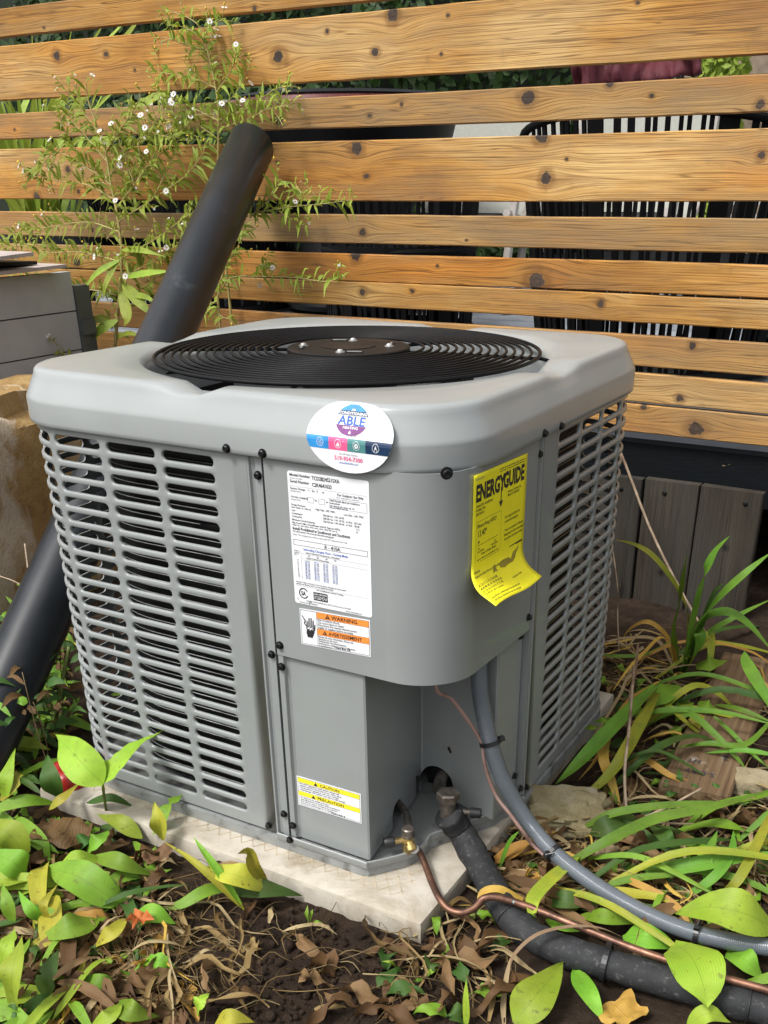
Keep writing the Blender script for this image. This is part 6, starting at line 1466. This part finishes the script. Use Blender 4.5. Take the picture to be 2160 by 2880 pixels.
    for (rg, u0, u1, v0, v1, n) in [(RA, 0, 720, 820, 1530, 62), (RA, 760, 1659, 1050, 1530, 9), (RB, 0, 600, 1080, 1530, 12), (RB, 520, 1659, 640, 980, 34)]:
        for i in range(n):
            p = gp(rg, rr.uniform(u0, u1), rr.uniform(v0, v1), rr.uniform(.003, .012))
            if -.66 < p.x < .03 and -.085 < p.y < .64: continue
            a = rr.uniform(0, 6.28); L = rr.uniform(.03, .085); d = Vector((math.cos(a), math.sin(a), 0)); sdv = Vector((-d.y, d.x, 0))
            pts = [p-d*L/2, p-d*L*.15+sdv*rr.uniform(-.2, .2)*L+Vector((0, 0, rr.uniform(.0, .014))), p+d*L*.2+sdv*rr.uniform(-.25, .25)*L+Vector((0, 0, rr.uniform(.0, .012))), p+d*L/2]
            v, f, u_ = leaf_geo(pts, rr.uniform(.010, .026), nx=10, fold=rr.uniform(.3, 1.3), twist=rr.uniform(-2.2, 2.2), seed=i+1500, wave=.45, ragged=.7); b.add(v, f, u_, rr.choice((0, 0, 0, 0, 1, 1, 1, 1, 8)))
    for (rg, u0, u1, v0, v1, n) in [(RA, -40, 420, 600, 1530, 26), (RA, -40, 260, 250, 620, 22), (RQ, -20, 440, 1450, 2150, 40), (RA, 300, 720, 780, 1180, 8), (RA, -900, -40, 500, 1500, 60), (RB, 1659, 2500, 700, 1500, 24), (RB, 640, 1659, 960, 1200, 14), (RB, 1000, 1659, 560, 900, 9)]:
        for i in range(n):
            p = gp(rg, rr.uniform(u0, u1), rr.uniform(v0, v1), rr.uniform(.004, .02))
            if -.66 < p.x < .02 and -.075 < p.y < .64: continue
            a = rr.uniform(-.6, 3.4); L = rr.uniform(.07, .15); d = Vector((math.cos(a), math.sin(a)*.8, 0))
            pts = [p-d*L/2, p-d*L*.1+Vector((0, 0, rr.uniform(.004, .016))), p+d*L*.25+Vector((0, 0, rr.uniform(.004, .014))), p+d*L/2+Vector((0, 0, rr.uniform(-.004, .012)))]
            v, f, u_ = leaf_geo(pts, rr.choice((rr.uniform(.008, .014), rr.uniform(.012, .022))), up=(rr.uniform(-.3, .5), rr.uniform(-.7, 0), .8), nx=10, fold=rr.uniform(.15, .55), twist=rr.uniform(-.5, .5), seed=i+300, wave=.12, ragged=.3); b.add(v, f, u_, rr.choice((2, 2, 3, 3, 3, 4, 5, 1, 0)))
    for (rg, u0, u1, v0, v1, n, mats) in [(RB, 620, 1659, 640, 1000, 11, (6, 2, 8, 7, 3)), (RB, 880, 1200, 60, 560, 6, (6, 8, 7, 2)), (RC, 400, 900, 1050, 1600, 9, (6, 8, 7, 2)), (RB, 1659, 2500, 300, 1100, 26, (6, 8, 7, 2)), (RA, -40, 380, 640, 1500, 16, (3, 4, 4, 5))]:
        for i in range(n):
            p = gp(rg, rr.uniform(u0, u1), rr.uniform(v0, v1), rr.uniform(.004, .012)); big = rg is RA
            if -.66 < p.x < .03 and -.09 < p.y < .64: continue
            a = rr.uniform(-.5, 1.2) if not big else rr.uniform(0, 6.28); L = rr.uniform(.09, .15) if big else rr.uniform(.14, .30); d = Vector((math.cos(a), math.sin(a), 0))
            q = p+d*L; hgt = rr.uniform(.01, .025) if big else rr.uniform(.02, .06)
            if -.66 < q.x < .03 and -.09 < q.y < .64: continue
            pts = [p, p+d*L*.35+Vector((0, 0, hgt)), p+d*L*.7+Vector((rr.uniform(-.02, .02), rr.uniform(-.02, .02), hgt*.8)), q+Vector((0, 0, rr.uniform(.0, .01)))]
            v, f, u_ = leaf_geo(pts, rr.uniform(.022, .034) if big else rr.uniform(.007, .014), up=(0, -.4, .9), nx=14, fold=rr.uniform(.25, .6), twist=rr.uniform(-.6, .6), seed=i+700, wave=.05, shape='oval' if big else 'blade'); b.add(v, f, u_, rr.choice(mats))
    o = b.build('ground_cover', [L_BROWN, L_TAN, L_DARK, L_LILY, L_PALE, L_YEL, L_BLADE, L_BLADEY, L_GOLD], None, True, None, True); tag(o, 'low mat of dead leaves and small green scraps', 'ground cover', None, 'stuff')
litter()

# ------------------------------------------------------------------ flowering aster in front of the fence
pet = MB()
for k in range(11):
    a = 2*math.pi*k/11; d = Vector((math.cos(a), math.sin(a), 0)); s_ = Vector((-d.y, d.x, 0))
    pet.add([d*.0012, d*.004+s_*.0010+Vector((0, 0, .0008)), d*.0068+Vector((0, 0, .0006)), d*.004-s_*.0010+Vector((0, 0, .0008))], [(0, 1, 2, 3)], mi=0)
v, f = lathe([(.0004, -.004), (.0011, -.003), (.0014, 0), (.0013, .0012), (.0004, .0018)], (0, 0, 0), 7); pet.add(v, f, mi=1)
flower_me = None
class Aster:
    def __init__(s, base, label, y):
        s.t = thing('aster_plant', base, label, 'plant', 'white flowering asters before the fence'); s.fol = MB(); s.st = MB(); s.rr = random.Random(len(label)); s.y = y; s.fl = []
    def pts(s, px, dy=0.):
        out = []
        for i, q in enumerate(px):
            yy = s.y+dy*(i/max(1, len(px)-1))
            out.append(W(RD, q[0], q[1], y=yy))
        return out
    def leafat(s, p, d, L, w):
        rr = s.rr; a = rr.uniform(0, 6.28); side = d.orthogonal(); side.rotate(Matrix.Rotation(a, 3, d)); o_ = (d*rr.uniform(.25, .9)+side).normalized()
        tip = p+o_*L; mid = p+o_*L*.5+Vector((0, 0, L*rr.uniform(.02, .16))); tip.z -= L*rr.uniform(-.05, .3)
        v, f, u = leaf_geo([p, mid, tip], w, up=(rr.uniform(-.5, .5), -.8, rr.uniform(.1, .9)), nx=4, shape='lance', fold=.25); s.fol.add(v, f, u)
    def branch(s, px, r, leafL=(.014, .032), dens=.0075, dy=0., twigs=0., tw_len=(.02, .055), r1=None):
        P_ = catmull(s.pts(px, dy), 10*len(px)); n = len(P_); rr = s.rr
        v, f = tube(P_, lambda t: r+(((r1 or r*.45))-r)*t, 6); s.st.add(v, f)
        acc = 0
        for i in range(1, n):
            d = (P_[i]-P_[i-1]); acc += d.length
            while acc > dens:
                acc -= dens; s.leafat(P_[i], d.normalized(), rr.uniform(*leafL)*1.25, rr.uniform(.0045, .0085))
                if rr.random() < twigs*(.4+.6*i/n): s.twig(P_[i], d.normalized(), rr.uniform(*tw_len))
        s.twig(P_[-1], (P_[-1]-P_[-2]).normalized(), .02)
    def twig(s, p, d, L):
        rr = s.rr; side = d.orthogonal(); side.rotate(Matrix.Rotation(rr.uniform(0, 6.28), 3, d)); o_ = (d*.8+side*.9+Vector((0, -.1, .35))).normalized()
        q = p+o_*L; m_ = p+o_*L*.5+Vector((0, 0, L*.06)); v, f = tube(catmull([p, m_, q], 5), .0006, 4); s.st.add(v, f)
        for k in range(max(2, int(L/.008))): s.leafat(p.lerp(q, rr.uniform(.2, 1)), o_, rr.uniform(.009, .018), rr.uniform(.0026, .0045))
        if rr.random() < .5: s.fl.append((q, (o_+Vector((0, -.5, .3))).normalized(), rr.random()))
        if rr.random() < .5:
            e = q+Vector((rr.uniform(-.006, .006), rr.uniform(-.006, .004), rr.uniform(.002, .010))); v, f = lathe([(.0004, 0), (.0019, .0012), (.0021, .0034), (.0014, .0056), (.0003, .0064)], e-o_*.003, 6, o_); s.fol.add(v, f, mi=1)
    def finish(s):
        global flower_me
        s.st.build('stem', M_STEM, s.t)
        o = s.fol.build('foliage', [L_ASTER, M_DISC], s.t, True, None, True); o['kind'] = 'stuff'
        for (p, d, k) in s.fl:
            if flower_me is None: o = pet.build('flower', [M_PETAL, M_DISC], s.t, False); flower_me = o.data
            else: o = link('flower', flower_me, s.t)
            o.matrix_parent_inverse = Matrix.Translation(-s.t.location); o.location = p; o.rotation_mode = 'QUATERNION'; o.rotation_quaternion = Vector((0, 0, 1)).rotation_difference(d); q = .7+.5*k; o.scale = (q*(.6 if k < .45 else 1), q*(.6 if k < .45 else 1), q)
yA = 1.015
a1 = Aster(Vector((W(RD, 245, 755, y=yA).x, yA, GZ)), 'tall white aster with many branches in front of the fence at the left', yA)
xb = W(RD, 245, 770, y=yA)
v, f = tube([Vector((xb.x-.01, yA, GZ)), xb], .0042, 8); a1.st.add(v, f)
a1.branch([(247, 760), (256, 660), (263, 560), (254, 470), (240, 400), (228, 330), (205, 260), (190, 215), (186, 178)], .0042, (.030, .060), .016, twigs=.22, r1=.0012)
LB = dict(leafL=(.016, .036), dens=.0042, twigs=.24, r1=.0006)
for px in ([(258, 565), (180, 545), (100, 545), (40, 530), (-20, 545)], [(262, 640), (190, 625), (110, 620), (40, 600), (-10, 588)], [(256, 500), (190, 480), (110, 490), (30, 505)],
           [(245, 430), (190, 400), (120, 390), (70, 372)], [(238, 390), (170, 330), (135, 270), (128, 235)], [(232, 350), (190, 300), (150, 250), (150, 175)],
           [(228, 330), (260, 280), (290, 235), (300, 215)], [(236, 380), (290, 310), (340, 260), (365, 225)], [(246, 430), (310, 370), (370, 310), (420, 250)], [(254, 480), (330, 430), (400, 380), (440, 330)],
           [(262, 560), (330, 520), (400, 470), (440, 440)], [(263, 600), (320, 570), (370, 540), (400, 505)], [(215, 290), (180, 240), (165, 200)], [(240, 400), (200, 370), (120, 330), (75, 385)],
           [(250, 450), (290, 400), (330, 340), (350, 300)], [(262, 640), (310, 620), (350, 590), (380, 570)], [(258, 690), (215, 700), (180, 735), (130, 760)], [(330, 430), (360, 370), (380, 320), (390, 280)],
           [(290, 400), (270, 340), (255, 290), (262, 240)], [(310, 370), (300, 310), (330, 290), (380, 300)]):
    a1.branch(px, .0016, dy=a1.rr.uniform(-.05, .04), **LB)
for (p0, p1, p2, w) in (((258, 620), (275, 680), (268, 705), 26), ((262, 610), (300, 650), (335, 690), 26), ((256, 690), (215, 715), (165, 758), 22), ((252, 700), (200, 690), (125, 705), 16), ((262, 540), (300, 540), (360, 555), 15), ((262, 560), (210, 590), (170, 640), 14),
                        ((262, 600), (320, 590), (380, 585), 16), ((258, 560), (230, 610), (222, 650), 14), ((262, 640), (310, 640), (345, 660), 14), ((250, 730), (280, 720), (310, 730), 12)):
    P_ = [W(RD, *p0, y=yA), W(RD, *p1, y=yA-.03), W(RD, *p2, y=yA-.04)]; nleaf[0] += 1
    leaf('leaf', P_, pxw(P_[1], w*RD[2]), L_ASTER, a1.t, shape='lance', fold=.25, up=(.2, -.8, .5), seed=nleaf[0])
a1.finish()
yB = 1.075
a2 = Aster(Vector((W(RD, 470, 420, y=yB).x+.02, yB, GZ)), 'upright white aster rising behind the top of the leaning pipe', yB)
xb = W(RD, 472, 420, y=yB); v, f = tube([Vector((xb.x+.02, yB, GZ)), xb], .003, 8); a2.st.add(v, f)
a2.branch([(472, 430), (471, 330), (472, 240), (464, 180), (448, 110), (432, 60), (400, 35), (355, 22)], .0024, (.016, .034), .010, twigs=.28, r1=.0007)
LB = dict(leafL=(.014, .030), dens=.0048, twigs=.26, r1=.0006)
for px in ([(462, 170), (440, 100), (452, 60), (480, 42)], [(466, 190), (420, 170), (370, 160), (335, 155)], [(468, 200), (500, 150), (510, 110)], [(470, 240), (510, 200), (535, 150)], [(470, 262), (540, 230), (590, 195), (625, 185)],
           [(472, 280), (540, 255), (580, 235), (630, 225)], [(470, 260), (420, 235), (380, 215), (340, 200)], [(448, 110), (410, 100), (370, 85)], [(440, 85), (400, 60), (365, 55)], [(471, 300), (430, 270), (400, 240), (385, 225)], [(472, 330), (440, 300), (410, 290), (385, 270)]):
    a2.branch(px, .0013, dy=a2.rr.uniform(-.05, .01), **LB)
a2.finish()
yC = 1.02
a3 = Aster(Vector((W(RD, 480, 600, y=yC).x, yC, GZ)), 'low aster with sprays reaching right from behind the leaning pipe', yC)
xb = W(RD, 470, 640, y=yC); v, f = tube([Vector((xb.x, yC, GZ)), xb], .0026, 8); a3.st.add(v, f)
LB = dict(leafL=(.014, .034), dens=.0065, twigs=.16, r1=.0006)
for px in ([(470, 640), (490, 560), (520, 490), (540, 465), (620, 448), (700, 440), (760, 432)], [(470, 640), (500, 600), (560, 598), (640, 600), (700, 608), (738, 600)], [(540, 470), (580, 430), (605, 390)], [(640, 447), (650, 420), (640, 400)], [(470, 640), (475, 680), (500, 690)],
           [(470, 650), (450, 660), (440, 690)], [(600, 455), (640, 480), (660, 488)], [(570, 598), (560, 575), (575, 572)], [(690, 442), (690, 415)], [(480, 590), (520, 520), (530, 500)]):
    a3.branch(px, .0014, dy=a3.rr.uniform(-.04, .02), **LB)
a3.finish()
# small aster shoots trailing over the planter
a4 = Aster(Vector((-1.22, .80, GZ)), 'trailing aster sprig over the stone below the planter', .86)
LB = dict(leafL=(.012, .026), dens=.008, twigs=.3, r1=.0006)
v, f = tube([Vector((-1.22, .80, GZ)), W(RD, 160, 770, y=.84)], .0018, 6); a4.st.add(v, f)
for px in ([(160, 770), (110, 780), (50, 800), (10, 808)], [(110, 780), (70, 770), (30, 785)], [(150, 770), (120, 755), (95, 740)]): a4.branch(px, .0012, **LB)
a4.finish()

# sword-leaved plant behind the fence, top left
ir = thing('sword_leaf_plant', (-2.9, 2.2, .282), 'lime green sword-leaved plant behind the fence at the top left', 'plant')
rr = random.Random(4)
M_POT = simple('dark_pot', (.03, .03, .032), .5)
v, f = lathe([(.15, .283), (.22, .58), (.23, .60), (.20, .595), (.02, .57)], (-2.9, 2.2, 0), 28); mesh_obj('pot', v, f, M_POT, ir, angle=40)
for k in range(46):
    a = rr.uniform(0, 6.28); e = rr.uniform(.25, 1.1); L = rr.uniform(.5, .95); d = Vector((math.cos(a)*e, math.sin(a)*e*.7, 1.0)).normalized(); b0 = Vector((-2.9+rr.uniform(-.1, .1), 2.2+rr.uniform(-.1, .1), .57))
    leaf('blade', [b0, b0+d*L*.5, b0+d*L+Vector((math.cos(a), math.sin(a), -.5))*L*.18], rr.uniform(.025, .042), L_IRIS, ir, shape='blade', nx=8, fold=.2, up=(rr.uniform(-.3, .3), -1, .2), seed=k)

# undergrowth hiding the foot of the leaning pipe; its dark leaves also imitate deep shadow
rr = random.Random(77); b = MB()
for i in range(330):
    h = .005+.15*rr.random()**1.6; p = W(RQ, rr.uniform(-160, 440), rr.uniform(1400, 2150), z=GZ+h)
    if p.x > -.655 or p.y > .42: continue
    a = rr.uniform(0, 6.28); L = rr.uniform(.014, .05); d = Vector((math.cos(a), math.sin(a), rr.uniform(-.3, .5)))
    v, f, u_ = leaf_geo([p, p+d*L*.5+Vector((0, 0, L*.12)), p+d*L-Vector((0, 0, L*.15))], rr.uniform(.006, .016), up=(.4, -.6, .6), nx=5, fold=.25, seed=i, ragged=.4); b.add(v, f, u_, rr.choice((0, 0, 0, 1, 2, 2)))
    if i % 5 == 0:
        q = Vector((p.x+rr.uniform(-.03, .03), p.y+rr.uniform(-.03, .03), GZ)); v, f = tube(catmull([q, q.lerp(p, .5)+Vector((rr.uniform(-.02, .02), 0, .01)), p+Vector((0, 0, .02))], 6), .0008, 4); b.add(v, f, mi=rr.choice((3, 2)))
o = b.build('undergrowth', [L_DARK, L_LILY, L_BROWN, L_STRAW], None, True, None, True); tag(o, 'dark weedy undergrowth at the foot of the leaning pipe', 'undergrowth', None, 'stuff')
